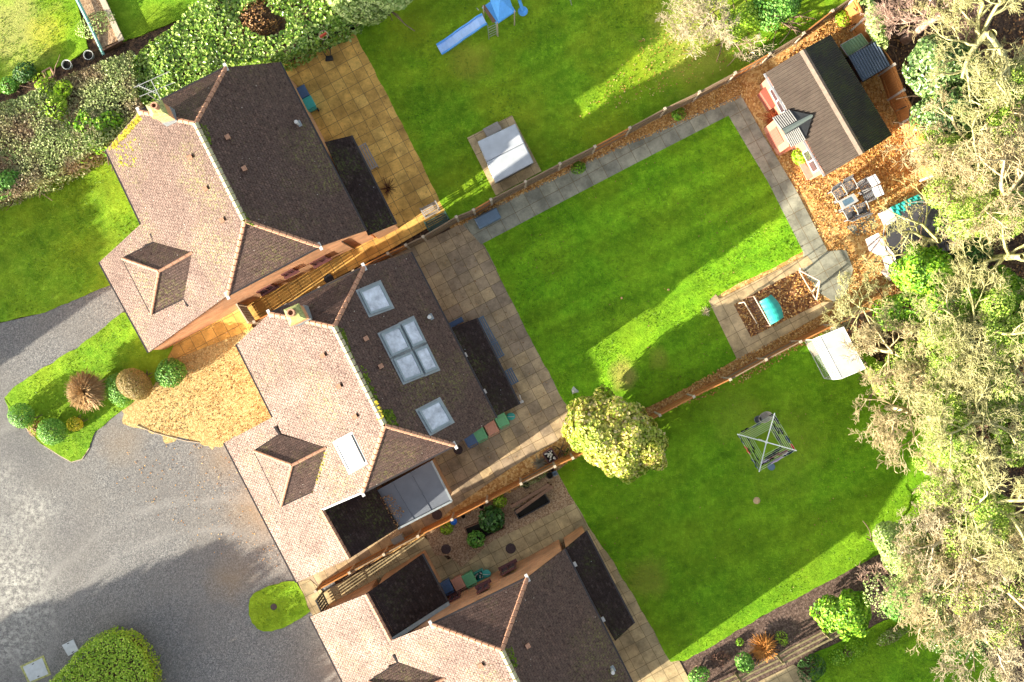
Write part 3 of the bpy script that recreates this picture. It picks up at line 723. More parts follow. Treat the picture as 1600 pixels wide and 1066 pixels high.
# ---- house 2 (middle)
def house_two():
    h = thing('brick_house', 'middle brick house with grey-framed skylights in its dark rear roof', 'house', P(560,640), group='detached houses in a row')
    Ra, Rb = P(522,511,RH), P(601,665,RH); Ur = ridge_U((522,511),(601,665)); F = pl_front(Ur); B = pl_rear(Ur)
    f = lambda a, b: plane_hit(a, b, *F); r = lambda a, b: plane_hit(a, b, *B)
    NF, SFc, SRc, NR = f(421,490), f(566,770), r(711,696), r(569,417)
    A1, A2, B1, B2 = f(369,538), f(426,652), f(350,692), f(463,910)
    G1, G2 = f(503,797), f(546,873)
    E1, E2 = r(642,394), r(776,653)
    Ug = (toUV(G1)[0]+toUV(G2)[0])/2; zg = (G1.z+G2.z)/2
    G = (zg+0.62*Ug, -0.62); H1, H2 = plane_hit(603,765,*G), plane_hit(624,824,*G)
    H2 = plane_hit(624,824,*G)
    H1 = plane_hit(586,762,*G)
    roof_mesh('roof', [[Ra, NF, A1, A2, B1, B2, G2, G1, SFc, Rb], [Ra, Rb, SRc, E2, E1, NR], [Ra, NR, NF], [Rb, SFc, SRc]], m_tile, h)
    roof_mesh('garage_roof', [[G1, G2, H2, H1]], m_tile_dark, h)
    walls('wall', [NF, A1, A2, B1, B2, G2, G1, SFc, SRc, E2, E1, NR], 0.14, m_brick, h)
    walls('garage_wall', [G1+Vector((0,0,-0.1)), G2, H2, H1], 0.16, m_brick, h)
    ridge_caps(h, [(Ra, NF), (Ra, NR), (Rb, SFc), (Rb, SRc), (G1, G2)], (Ra, Rb))
    for p, q in ((A1, A2), (B1, B2), (E1, E2), (NF, NR), (SFc, SRc)): gutter(p, q, h)
    gutter(G1, SFc, h, r=.04, mat=m_lead)
    for p in (NF, NR, SFc, SRc):
        mb = MB(); mb.box((p.x, p.y, p.z-0.02), (0.13, 0.36, 0.12), ANG); mb.build('gutter_end', m_white, h)
    front_opening(h, A1, A2, .3, .62, .9, 2.0, inset=.2); front_opening(h, B1, B2, .1, .32, .8, 1.8, inset=.2); front_opening(h, B1, B2, .58, .92, .02, 1.95, 'garage_door', m_timber, inset=.2)
    # flat roof extension at the side
    zf = min(H1.z, H2.z)-0.08
    fr = [P(586,768,zf), P(622,826,zf), P(706,783,zf), P(674,720,zf)]
    roof_mesh('flat_roof', [fr], m_felt, h, 0.2)
    up = MB()
    for i in (1, 2): up.beam(fr[i]+Vector((0,0,0.03)), fr[(i+1)%4]+Vector((0,0,0.03)), 0.09, 0.08)
    up.build('roof_kerb', m_lead, h)
    sm = MB()
    for t in (0.3, 0.62):
        sm.beam(fr[0].lerp(fr[3], t)+Vector((0,0,0.012)), fr[1].lerp(fr[2], t)+Vector((0,0,0.012)), 0.05, 0.02)
    sm.build('felt_seam', m_felt, h)
    walls('extension_wall', fr, 0.1, m_brick, h, 0.15)
    dormer(((397,705),(439,791),(456,727),(437,679),(510,699),(493,766)), F, h)
    # rear lean-to
    zt, zb = 3.2, 2.4
    q = [P(705,512,zt), P(745,497,zb), P(812,632,zb), P(773,652,zt)]
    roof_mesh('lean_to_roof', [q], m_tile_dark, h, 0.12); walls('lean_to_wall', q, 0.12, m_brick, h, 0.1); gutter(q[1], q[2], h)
    for a, b in ((727,555),(757,612)):
        p = P(a, b, 3.4); mb = MB(); mb.box((p.x,p.y,p.z), (0.16,0.22,0.08), ANG); mb.build('gutter_bracket', m_white, h)
    # skylights
    skylight([(560,456),(593,442),(612,480),(578,492)], B, h, label='single grey skylight near the top hip')
    A = [(594,523),(646,498),(684,576),(631,597)]
    def bl(s, t):
        ax = A[0][0]+(A[1][0]-A[0][0])*s; ay = A[0][1]+(A[1][1]-A[0][1])*s
        bx_ = A[3][0]+(A[2][0]-A[3][0])*s; by = A[3][1]+(A[2][1]-A[3][1])*s
        return (ax+(bx_-ax)*t, ay+(by-ay)*t)
    for i, (s0, s1) in enumerate(((0, 0.56), (0.62, 1.0))):
        for j, (t0, t1) in enumerate(((0, 0.47), (0.53, 1.0))):
            skylight([bl(s0,t0), bl(s1,t0), bl(s1,t1), bl(s0,t1)], B, h, label='pane of the four-part roof window')
    skylight([(653,642),(686,625),(706,659),(673,677)], B, h, label='single grey skylight nearest the wheelie bins')
    skylight([(524,693),(550,679),(571,722),(546,737)], F, h, frame=plain('white_roof_frame', (0.34,0.34,0.33), .7, .2), gm=glass('sunlit_roof_glass', (0.22,0.24,0.28), 0.6, spec=.3), label='white-framed skylight in the sunny front slope')
    for a, b, pl in ((505,556,F),(573,529,B),(596,572,B),(530,604,F),(555,651,F)): vent_tile(a, b, pl, h)
    moss(h, B, [(526,512),(536,514),(552,560),(545,556)], 150); moss(h, B, [(592,640),(612,640),(622,664),(604,664)], 130); moss(h, B, [(560,570),(570,575),(592,625),(585,628)], 60)
    moss(h, F, [(500,700),(512,702),(500,745),(488,770),(470,775)], 90, True); moss(h, F, [(585,620),(597,640),(600,662),(590,655)], 60, True)
    soil_pipe(672, 496, B, h)
    chimney([(443,484),(466,474),(478,498),(453,510)], 8.0, 4.6, h, [(455,489,0.15)])
    return h
house_two()

# ---- house 3 (bottom, the same type built the other way round)
def house_three():
    h = thing('brick_house', 'lowest brick house, cut by the photo edge, bare orange side wall along the tan path', 'house', P(800,1040), group='detached houses in a row')
    Ra, Rb = P(784,1017,RH), P(838,1127,RH); Ur = ridge_U((784,1017),(838,1127)); F = pl_front(Ur); B = pl_rear(Ur)
    f = lambda a, b: plane_hit(a, b, *F); r = lambda a, b: plane_hit(a, b, *B)
    NF, NR = f(674,976), r(824,903); SFc, SRc = f(797,1219), r(939,1145)
    B1, B2, A1, A2 = f(484,964), f(594,1183), f(672,1143), f(707,1215)
    G1, G2 = f(611,1001), f(572,928)
    E1, E2 = r(882,858), r(1017,1124)
    Ug = (toUV(G1)[0]+toUV(G2)[0])/2; zg = (G1.z+G2.z)/2
    G = (zg+0.62*Ug, -0.62); H1, H2 = plane_hit(701,943,*G), plane_hit(660,866,*G)
    roof_mesh('roof', [[Ra, NF, G1, G2, B1, B2, A1, A2, SFc, Rb], [Ra, Rb, SRc, E2, E1, NR], [Ra, NR, NF], [Rb, SFc, SRc]], m_tile, h)
    roof_mesh('garage_roof', [[G1, G2, H2, H1]], m_tile_dark, h)
    walls('wall', [NF, G1, G2, B1, B2, A1, A2, SFc, SRc, E2, E1, NR], 0.22, m_brick, h)
    walls('garage_wall', [G1, G2, H2, H1], 0.22, m_brick, h)
    ridge_caps(h, [(Ra, NF), (Ra, NR), (G1, G2)], (Ra, Rb))
    for p, q in ((B1, B2), (A1, A2), (E1, E2), (NF, NR), (H1, H2)): gutter(p, q, h)
    gutter(G1, H1, h, r=0.09, mat=m_lead)
    for p in (NF, NR):
        mb = MB(); mb.box((p.x, p.y, p.z-0.02), (0.13, 0.36, 0.12), ANG); mb.build('gutter_end', m_white, h)
    dormer(((576,1066),(618,1150),(635,1088),(622,1036),(696,1060),(676,1126)), F, h)
    zt, zb = 3.2, 2.4
    q = [P(880,860,zt), P(916,830,zb), P(991,974,zb), P(961,1002,zt)]
    roof_mesh('lean_to_roof', [q], m_tile_dark, h, 0.12); walls('lean_to_wall', q, 0.12, m_brick, h, 0.1); gutter(q[1], q[2], h)
    for a, b in ((898,882),(942,968)):
        p = P(a, b, 3.4); mb = MB(); mb.box((p.x,p.y,p.z), (0.16,0.22,0.08), ANG); mb.build('gutter_bracket', m_white, h)
    moss(h, B, [(788,1014),(800,1012),(808,1040),(800,1045)], 130)
    front_opening(h, A1, A2, .3, .62, .9, 2.0, inset=.28); front_opening(h, B1, B2, .68, .9, .8, 1.8, inset=.28); front_opening(h, B1, B2, .08, .42, .02, 1.95, 'garage_door', m_timber, inset=.28)
    vent_tile(751, 1039, F, h); vent_tile(825, 1008, B, h)
    soil_pipe(956, 1046, B, h)
    Vw = toUV(inset_loop([NF, G1, G2, B1, B2, A1, A2, SFc, SRc, E2, E1, NR], 0.22)[0])[1]
    wall_window(h, Vw, Uof(781,893,1.6), Uof(805,881,1.6), 1.0, 2.1, -1)
    wall_window(h, Vw, Uof(744,924,3), Uof(764,914,3), 2.3, 3.2, -1)
    wall_window(h, Vw, Uof(702,938,1.6), Uof(719,929,1.6), 0.9, 2.0, -1)
    return h
house_three()
# ---- the next house of the row stands just beyond the bottom edge; its shade falls on the corner lawn
def house_four():
    U0, V0 = toUV(P(1058,1200)); L = 9.5
    h = thing('brick_house', 'next brick house of the row, just outside the bottom edge, shading the corner lawn', 'house', UV(U0-5, V0+4), group='detached houses in a row')
    Re, Rr = [UV(U0, V0, 3.9), UV(U0, V0+L, 3.9)], [UV(U0-4.1, V0, 7.0), UV(U0-4.1, V0+L, 7.0)]; Fe = [UV(U0-11.6, V0, 2.35), UV(U0-11.6, V0+L, 2.35)]
    roof_mesh('roof', [[Re[0], Re[1], Rr[1], Rr[0]], [Fe[0], Rr[0], Rr[1], Fe[1]]], m_tile, h)
    walls('wall', [Fe[0], Rr[0], Re[0], Re[1], Rr[1], Fe[1]], .2, m_brick, h); ridge_caps(h, [(Rr[0], Rr[1])]); gutter(Re[0], Re[1], h); gutter(Fe[0], Fe[1], h)
    wall_window(h, toUV(Re[0])[1]+.2, U0-6.5, U0-5.3, 1.0, 2.1, -1)
house_four()
# ------------------------------------------------------------------ fences
def fence_run(label, tops, posts_px, h=1.85, mat=m_fence, side=1, group=None, boards=True, postm=m_post, arms=False, rails=True, name='fence'):
    """posts at photo points (their tops); panels between them"""
    T = [P(a, b, h) for a, b in posts_px]
    t = thing(name, label, 'fence', (T[0].x, T[0].y, 0), 0, group)
    for p in T:
        mb = MB(); mb.box((p.x, p.y, h/2), (0.10, 0.10, h+0.06), ANG); mb.box((p.x, p.y, h+0.045), (0.13, 0.13, 0.03), ANG); mb.build('post', postm, t)
    for a, b in zip(T[:-1], T[1:]):
        d = (b-a).normalized(); s_ = Vector((d.y, -d.x, 0))*side
        a2 = Vector((a.x, a.y, 0))+d*0.055; b2 = Vector((b.x, b.y, 0))-d*0.055
        mb = MB()
        if boards:
            L = (b2-a2).length; n = max(2, int(L/0.125))
            for i in range(n):
                p = a2+d*(L*(i+0.5)/n); k = 0.012*(i % 2)
                mb.box((p.x+s_.x*k, p.y+s_.y*k, (h-0.06)/2+0.03), (L/n*1.05, 0.018, h-0.1+random.uniform(-.006,.006)), math.atan2(d.y, d.x))
        pmat = mat[random.randrange(len(mat))] if isinstance(mat, list) else mat
        pn = mb.build('panel', pmat, t)
        for z in (0.4, h-0.3):
            r = MB(); r.beam((a2.x-s_.x*0.035, a2.y-s_.y*0.035, z), (b2.x-s_.x*0.035, b2.y-s_.y*0.035, z), 0.045, 0.07); r.build('rail', mat[0] if isinstance(mat, list) else mat, pn)
        r = MB(); r.beam((a2.x, a2.y, h-0.02), (b2.x, b2.y, h-0.02), 0.06, 0.03); r.build('capping', pmat, pn)
    return t
north = [(397,503),(447,477),(499,450),(552,424),(606,396),(634,383),(661,370),(713,339),(740,328),(767,312),(821,284),(875,256),(929.5,229),(984,200),(1039,170),(1093,144),(1149,114),(1203,84),(1256,52),(1301,17),(1335,-6)]
fence_run('long orange and weathered panel fence between the hot tub lawn and the long lawn', None, north, mat=[m_fence_g, m_fence], side=-1)
south = [(493,924),(546,895),(599.6,866.5),(653,838),(706,812),(760.7,784),(814,756),(867,729),(895,716),(950,689),(1000,664),(1031,649),(1084,620),(1141,593),(1197,562),(1251,534),(1304,508),(1345,487)]
fence_run('long panel fence running behind the round flowering bush, below the long lawn', None, south, mat=[m_fence, m_fence_g], side=1)
east = [(1336,-4),(1352,28),(1369,60),(1397,101),(1412,141),(1431,180),(1447,226),(1464,272)]
fence_run('orange board fence behind the summerhouse and metal sheds', None, east, h=2.0, mat=m_fence, side=-1, postm=m_concrete)
# pale sloping props beside the end fence
for (a, b) in (((1401,102),(1378,121)), ((1424,160),(1401,177)), ((1438,222),(1424,232))):
    pass
# low post-and-rail fence at the bottom right
rf = thing('rail_fence', 'open post and rail fence of mossy bars beside the purple mulch border', 'fence', P(1200,1040))
pts = [(1098,1096),(1160,1068),(1225,1037),(1299,999),(1345,976)]
m_mossrail = plain('mossy_rail', (0.20,0.17,0.09), .9, .1, var=.35)
T = [P(a, b, 1.5) for a, b in pts]
for p in T:
    mb = MB(); mb.box((p.x,p.y,0.75), (0.1,0.1,1.55), ANG); mb.build('post', m_mossrail, rf)
for z in (0.25, 0.85, 1.45):
    for a, b in zip(T[:-1], T[1:]):
        mb = MB(); mb.beam((a.x,a.y,z), (b.x,b.y,z), 0.09, 0.05); mb.build('rail', m_mossrail, rf)
# gates
def gate(name, label, a, b, h, mat, lattice=False):
    A = P(*a); B = P(*b); t = thing(name, label, 'gate', A); d = (B-A).normalized(); L = (B-A).length
    mb = MB()
    for q in (A, B): mb.box((q.x,q.y,h/2), (0.09,0.09,h), math.atan2(d.y,d.x))
    mb.beam((A.x,A.y,h-0.05),(B.x,B.y,h-0.05),0.06,0.09); mb.beam((A.x,A.y,0.2),(B.x,B.y,0.2),0.06,0.09); mb.build('gate_frame', mat, t)
    n = int(L/0.13)
    sl = MB()
    for i in range(1, n):
        p = A+d*(L*i/n)
        sl.box((p.x,p.y,h/2), (0.085 if lattice else 0.128, 0.03, h-0.2), math.atan2(d.y,d.x))
    if lattice:
        for k in range(3, 9, 3): sl.beam((A.x,A.y,0.1+h*k/9),(B.x,B.y,0.1+h*k/9),0.03,0.03)
    sl.build('gate_bars' if lattice else 'gate_boards', mat, t)
    return t
gate('garden_gate', 'black lattice gate at the front of the passage beside the lowest house', (505,925), (518,953), 1.8, m_black, True)
gate('garden_gate', 'cream edged wooden gate in the passage below the top house', (385,478), (402,505), 1.8, m_timber_p)

# ------------------------------------------------------------------ small garden things
def col(name, c, rough=0.5, spec=0.4, var=0.1): return plain(name, c, rough, spec, var=var)
m_navy = col('navy_plastic', (0.05,0.10,0.20)); m_green = col('green_plastic', (0.10,0.32,0.15)); m_brownp = col('faded_brown_plastic', (0.42,0.21,0.14))
m_teal = col('teal_plastic', (0.04,0.34,0.30)); m_bluegrey = col('blue_grey_paint', (0.10,0.155,0.22)); m_greyp = col('grey_plastic', (0.19,0.20,0.20))
m_blue = col('bright_blue_plastic', (0.02,0.18,0.62)); m_skyblue = col('sky_blue_plastic', (0.10,0.36,0.80), 0.35); m_slidein = col('pale_blue_slide', (0.36,0.56,0.90), 0.3)
m_red = col('faded_red', (0.50,0.07,0.04)); m_greentub = col('bottle_green_paint', (0.03,0.07,0.05))

def wheelie(px, py, mat, lid, label, rz=ANG, s=1.0, z=1.05):
    p = P(px, py, z); t = thing('wheelie_bin', label, 'wheelie bin', (p.x, p.y, 0), rz+math.pi, 'wheelie bins beside the houses')
    b = MB(); b.add([(-.2*s,-.2*s,0.06),(.2*s,-.2*s,0.06),(.2*s,.2*s,0.06),(-.2*s,.2*s,0.06),(-.26*s,-.28*s,.95),(.26*s,-.28*s,.95),(.26*s,.28*s,.95),(-.26*s,.28*s,.95)],
        [(0,3,2,1),(4,5,6,7),(0,1,5,4),(1,2,6,5),(2,3,7,6),(3,0,4,7)]); b.build('body', mat, t, world=False, bevel=0.03)
    l = MB(); l.add([(-.29*s,-.31*s,.95),(.29*s,-.31*s,.95),(.29*s,.31*s,.95),(-.29*s,.31*s,.95),(-.26*s,-.28*s,1.03),(.26*s,-.28*s,1.03),(.26*s,.28*s,1.06),(-.26*s,.28*s,1.06)],
        [(0,3,2,1),(4,5,6,7),(0,1,5,4),(1,2,6,5),(2,3,7,6),(3,0,4,7)]); l.box((0,0.02,1.055),(.34*s,.36*s,.02))
    lo_ = l.build('lid', lid, t, world=False, bevel=0.02)
    h = MB(); h.tube([(-.24*s,.36*s,.98),(.24*s,.36*s,.98)], .018, 8); h.box((-.2*s,.33*s,.97),(.04,.08,.04)); h.box((.2*s,.33*s,.97),(.04,.08,.04)); h.build('handle', mat, t, world=False)
    for sx in (-1, 1):
        w_ = MB(); w_.tube([(sx*.2*s,.24*s,.1),(sx*.26*s,.24*s,.1)], .1, 14); w_.build('wheel', m_black, t, world=False)
    return t
wheelie(735,687,m_navy,m_navy,'navy blue wheelie bin, leftmost in the row below the dark rear roof')
wheelie(750,679,m_green,m_green,'green wheelie bin between the navy and the brown bin beside the dark rear roof')
wheelie(768,669,m_brownp,m_brownp,'faded brown wheelie bin between two green ones beside the middle house')
wheelie(784,657,m_green,m_green,'green wheelie bin under the lean-to roof corner, right of the faded brown bin')
wheelie(697,918,m_navy,m_navy,'navy wheelie bin partly under the garage roof of the lowest house')
wheelie(716,912,m_brownp,m_brownp,'faded brown wheelie bin by the orange wall of the lowest house')
wheelie(733,906,m_green,m_green,'green wheelie bin by the orange wall of the lowest house')
wheelie(471,144,m_navy,m_navy,'blue wheelie bin beside the dark rear roof of the top house')
wheelie(481,161,m_teal,m_teal,'pale teal wheelie bin beside the dark rear roof of the top house')
# open recycling box with litter, food caddies
def caddy(px, py, mat, label, r=0.2, z=0.45):
    p = P(px, py, z); t = thing('food_caddy', label, 'caddy', (p.x,p.y,0))
    mb = MB(); mb.lathe([(r*.8,0),(r,z-0.06),(r*1.08,z-0.05)], n=16, squash=(1,.85)); mb.build('body', mat, t, world=False)
    l = MB(); l.lathe([(r*1.1,z-.05),(r*1.1,z-.01),(r*.8,z+.03)], n=16, squash=(1,.85)); lid = l.build('lid', mat, t, world=False)
    h = MB(); h.tube([(-r,0,z-.1),(-r*.7,0,z+.12),(r*.7,0,z+.12),(r,0,z-.1)], .012, 6); h.build('handle', m_white, t, world=False)
caddy(798,651,m_teal,'small round teal caddy beside the lean-to roof corner')
caddy(760,897,m_teal,'small teal caddy at the end of the bins by the orange wall')
p = P(748,901,0.5); t = thing('recycling_box', 'open teal recycling box holding white items by the orange wall', 'recycling box', (p.x,p.y,0), ANG)
mb = MB()
for c_, d_ in (((0,0,.04),(.56,.42,.05)),((0,.2,.25),(.56,.03,.42)),((0,-.2,.25),(.56,.03,.42)),((.265,0,.25),(.03,.37,.42)),((-.265,0,.25),(.03,.37,.42))): mb.box(c_, d_)
mb.build('body', m_teal, t, world=False)
for i, (x, y, r_) in enumerate(((-.14,.06,.5),(.03,-.07,1.2),(.14,.08,2.0),(-.05,.1,.2),(.16,-.1,.9))):
    mb = MB(); mb.box((x,y,.33),(.13,.05,.1),r_); mb.build('carton', m_white, t, world=False)

def bench(px, py, L, label, mat, rz, z=0.45, back=1, D=0.5, slats=4, name='bench', group=None, backh=0.42):
    p = P(px, py, z); t = thing(name, label, 'bench', (p.x,p.y,0), rz, group)
    s_ = MB()
    for i in range(slats): s_.box((0, -D/2+D*(i+.5)/slats, z), (L, D/slats*0.62, 0.03))
    s_.build('seat', mat, t, world=False)
    if back:
        b = MB()
        for i in range(3): b.beam((-L/2, D/2+.04+.03*i, z+.12+i*backh/3), (L/2, D/2+.04+.03*i, z+.12+i*backh/3), .03, .09)
        b.build('backrest', mat, t, world=False)
    for sx in (-1, 1):
        for sy in (-1, 1):
            l = MB(); l.box((sx*(L/2-.06), sy*(D/2-.05), (z-.02)/2 if sy < 0 or not back else (z+backh)/2), (.06,.06, z-.02 if sy < 0 or not back else z+backh)); l.build('leg', mat, t, world=False)
        a = MB(); a.box((sx*(L/2-.02), 0, z+.22), (.06, D, .035)); a.box((sx*(L/2-.02), -D/2+.04, z+.1), (.05,.05,.24)); a.build('armrest', mat, t, world=False)
    return t
VANG = math.atan2(VY, VX)
bench(760,516,1.35,'long blue grey bench beside the lean-to roof, northern end of the buff patio',m_bluegrey,VANG+math.pi, D=.42)
bench(777,547,0.75,'short blue grey bench end to end with the longer one by the lean-to',m_bluegrey,VANG+math.pi, D=.42)
bench(799,588,0.75,'blue grey seat standing alone beside the lean-to eave',m_bluegrey,VANG+math.pi, D=.42)
bench(575,246,1.25,'grey slatted bench against the lean-to on the golden patio',m_teak_grey,VANG+math.pi)
bench(672,327,0.85,'weathered grey bench on the golden patio, the one further from the fence',m_teak_grey,ANG+math.pi, slats=5)
bench(683,346,1.15,'dark green slatted bench on golden paving hard against the fence',m_greentub,ANG+math.pi, slats=5)
# navy door step mat by the lean-to, leaning pole
p = P(713,504,0.0); mb = MB(); mb.box((p.x,p.y,0.09),(0.72,0.26,0.12),ANG); tag(mb.build('door_step', m_navy, bevel=.02), 'dark navy step against the end of the lean-to', 'step')
mb = MB(); a = P(812,618,1.0); b = P(815,628,0.02); mb.tube([a, b], .03, 8); mb.box((b.x,b.y,.04),(.2,.12,.06),0.4); tag(mb.build('garden_broom', m_white), 'white broom leaning by the outer lean-to corner', 'broom')
# blue-grey storage chest on the path end
p = P(762,341,0.55); t = thing('storage_chest', 'blue grey storage chest standing on the leafy corner of the buff patio', 'storage box', (p.x,p.y,0), ANG)
mb = MB(); mb.box((0,0,.25),(1.15,.52,.5)); mb.build('body', m_bluegrey, t, world=False, bevel=.03)
mb = MB(); mb.add([(-.62,-.3,.5),(.62,-.3,.5),(.62,.3,.5),(-.62,.3,.5),(-.58,-.25,.58),(.58,-.25,.58),(.58,.25,.6),(-.58,.25,.6)], [(0,3,2,1),(4,5,6,7),(0,1,5,4),(1,2,6,5),(2,3,7,6),(3,0,4,7)]); mb.build('lid', m_bluegrey, t, world=False, bevel=.04)
# grey chest by the lower fence
p = P(622,845,0.6); t = thing('storage_bin', 'small grey storage bin between the garage roof and the lower fence', 'storage box', (p.x,p.y,0), ANG)
mb = MB(); mb.box((0,0,.27),(.55,.38,.54)); mb.build('body', m_greyp, t, world=False, bevel=.02)
mb = MB(); mb.box((0,0,.57),(.6,.42,.05)); mb.build('lid', m_greyp, t, world=False, bevel=.02)

# round covers and mats
def disc(px, py, r, label, cat, mat, name='manhole_cover', z=0.05, grp=None):
    p = P(px, py); mb = MB(); mb.lathe([(r,0),(r,z),(r*.94,z+.012),(r*.9,z+.004),(r*.3,z+.004),(r*.28,z+.01),(0.01,z+.01)], (p.x,p.y,0.0), 28)
    return tag(mb.build(name, mat), label, cat, grp)
m_rust = plain('rusty_dark_iron', (0.055,0.035,0.035), 0.7, 0.4, var=0.3, nscale=12)
disc(798,857,.25,'round dark cover set in the tan path along the orange wall','drain cover',m_rust)
disc(697,858,.24,'round dark cover on the shingle beside the cut slabs','drain cover',m_rust)
disc(683,804,.25,'round dark cover tucked against the flat roof corner','drain cover',m_rust)
disc(716,703,.22,'round dark cover on the paving under the hip gutter','drain cover',m_rust)
disc(428,948,.16,'small brown drain cover in the little oval of grass','drain cover',m_rust,z=.045)
disc(514,436,.24,'round black cover in the shaded passage between two houses','drain cover',m_black)
def plate(px, label, mat, frame):
    q = [P(a, b) for a, b in px]; c = sum(q, Vector((0,0,0)))/4
    t = thing('inspection_cover', label, 'inspection cover', c)
    mb = MB(); mb.prism([(c.x+(p.x-c.x)*1.22, c.y+(p.y-c.y)*1.22) for p in q], -.02, .018); mb.build('surround', frame, t)
    mb = MB(); mb.prism([(p.x,p.y) for p in q], -.01, .03); mb.build('cover', mat, t)
    for k in (0, 2):
        s_ = MB(); p = c.lerp((q[k]+q[k+1])/2, .8); s_.box((p.x,p.y,.033),(.1,.04,.012),ANG); s_.build('lifting_key', m_black, t)
m_plate = plain('pale_metal_plate', (0.40,0.44,0.46), 0.5, 0.5, var=.12, nscale=5)
plate([(36,1042),(66,1028),(76,1053),(47,1065)], 'large square pale metal cover with mossy surround at the bottom left corner', m_plate, m_mosscrete)
plate([(97,1008),(115,999),(123,1016),(107,1025)], 'smaller square pale metal cover touching the rounded hedge', m_plate, m_gravel)

# ------------------------------------------------------------------ hot tub on its slab
sp_ = [P(a, b) for a, b in ((730,216),(800,181),(846,268),(775,306))]
mb = MB(); mb.prism([(p.x,p.y) for p in sp_], 0, .09); struct(mb.build('hot_tub_slab', m_slab_sand))
q = [P(a, b, 0.95) for a, b in ((746,221),(805,193),(834,254),(774,286))]; c = sum(q, Vector((0,0,0)))/4
t = thing('hot_tub', 'hot tub under a folding pale grey cover on its own slab', 'hot tub', (c.x,c.y,0.09))
inn = [c+(p-c)*.95 for p in q]
mb = MB(); mb.prism([(p.x,p.y) for p in inn], .09, .82); mb.build('cabinet', m_greyp, t, bevel=.05)
m_vinyl = plain('pale_grey_vinyl', (0.40,0.43,0.46), 0.5, 0.4, var=.14, nscale=1.6, bump=.25)
for k in (0, 1):
    a, b, c2, d = (q[0], q[1], q[1].lerp(q[2], .497), q[0].lerp(q[3], .497)) if k == 0 else (q[0].lerp(q[3], .503), q[1].lerp(q[2], .503), q[2], q[3])
    zA, zB = (.93, 1.02) if k == 0 else (1.02, .93)
    lo_ = .80; cc = (a+b+c2+d)/4
    def ring(s, z1, z2): return [Vector((cc.x+(p.x-cc.x)*s, cc.y+(p.y-cc.y)*s, z)) for p, z in zip((a, b, c2, d), (z1, z1, z2, z2))]
    mb = MB(); R0, R1, R2 = ring(1, lo_, lo_), ring(1, zA-.03, zB-.03), ring(.94, zA, zB)
    mb.add(R0+R1+R2, [(3,2,1,0)]+[(i,(i+1)%4,(i+1)%4+4,i+4) for i in range(4)]+[(i+4,(i+1)%4+4,(i+1)%4+8,i+8) for i in range(4)]+[(8,9,10,11)])
    mb.build('cover_panel', m_vinyl, t, bevel=.02)
for fx in (.2, .8):
    s_ = MB(); p = q[0].lerp(q[3], fx); s_.box((p.x-.01,p.y,.74),(.05,.03,.22),ANG); s_.build('strap', m_black, t)
p = P(770,203,.4); t = thing('hot_tub_steps', 'grey slatted step against the hot tub', 'steps', (p.x,p.y,0.09), ANG)
mb = MB()
for i, (y, z) in enumerate(((.16,.18),(-.08,.36))): mb.box((0,y,z),(.8,.24,.04)); mb.box((0,y+.1,z/2),(.76,.03,z))
mb.build('treads', m_teak_grey, t, world=False)
for sx in (-1, 1):
    mb = MB(); mb.prism([(sx*.38-.02,-.2),(sx*.38+.02,-.2),(sx*.38+.02,.28),(sx*.38-.02,.28)], 0, .17); mb.build('side_panel', m_teak_grey, t, world=False)

# ------------------------------------------------------------------ blue play tower with slide
t = thing('play_tower', 'blue climbing frame with a long blue slide at the top edge of the lawn', 'climbing frame', P(778,60))
zt = 2.3
tw = [P(755,12,zt), P(777,36,1.5), P(803,20,zt), P(790,-18,zt), P(748,-8,zt)]
# canopy, deck, poles
deck = [P(753,12,1.25), P(776,38,1.25), P(806,18,1.25), P(786,-12,1.25)]
mb = MB(); mb.slab(deck, .06); mb.build('deck', m_skyblue, t)
roof_c = P(781,-2,2.7)
mb = MB(); cn = [P(764,-4,2.15), P(779,34,2.15), P(803,18,2.15), P(790,-22,2.15)]
mb.add([*cn, roof_c]+[p-Vector((0,0,.03)) for p in cn], [(0,1,4),(1,2,4),(2,3,4),(3,0,4),(8,7,6,5),(0,5,6,1),(1,6,7,2),(2,7,8,3),(3,8,5,0)]); mb.build('canopy', m_skyblue, t)
for tp, bt in (((777,36,2.1),(777,56)), ((804,18,2.1),(802,54)), ((755,10,2.1),(760,34)), ((789,-20,2.1),(789,14))):
    mb = MB(); g_ = P(*tp); mb.tube([(g_.x,g_.y,0),(g_.x,g_.y,2.15)], .03, 8); mb.build('pole', m_timber_p, t)
mb = MB(); a0 = P(764,62); a1 = P(776,56); a2 = P(762,40,1.25); a3 = P(775,34,1.25)
mb.tube([a0,a2],.022,6); mb.tube([a1,a3],.022,6)
for i in range(1, 6):
    mb.tube([a0.lerp(a2,i/6), a1.lerp(a3,i/6)], .018, 6)
mb.build('ladder', m_steel, t)
rd = MB(); rd.slab([P(753,10,1.5), P(757,7,1.5), P(775,33,1.5), P(770,36,1.5)], .03); rd.build('side_board', m_timber, t)
# slide: a curved U-shaped chute
cl = [P(757,30,1.25), P(748,35,1.2), P(736,44,.95), P(722,53,.7), P(710,62,.45), P(699,70,.27), P(686,78,.2)]
fl = MB(); sd = MB()
wv = .22
for i in range(len(cl)-1):
    a, b = cl[i], cl[i+1]; d = (b-a); s_ = Vector((d.y, -d.x, 0)).normalized()
    d0 = (cl[min(i+1,len(cl)-1)]-cl[max(i-1,0)]); s0 = Vector((d0.y,-d0.x,0)).normalized(); d1 = (cl[min(i+2,len(cl)-1)]-cl[i]); s1 = Vector((d1.y,-d1.x,0)).normalized()
    fl.slab([a-s0*wv, a+s0*wv, b+s1*wv, b-s1*wv], .03)
    for k in (-1, 1):
        sd.slab([a+s0*wv*k+Vector((0,0,.1)), b+s1*wv*k+Vector((0,0,.1)), b+s1*(wv+.07)*k+Vector((0,0,.1)), a+s0*(wv+.07)*k+Vector((0,0,.1))], .12)
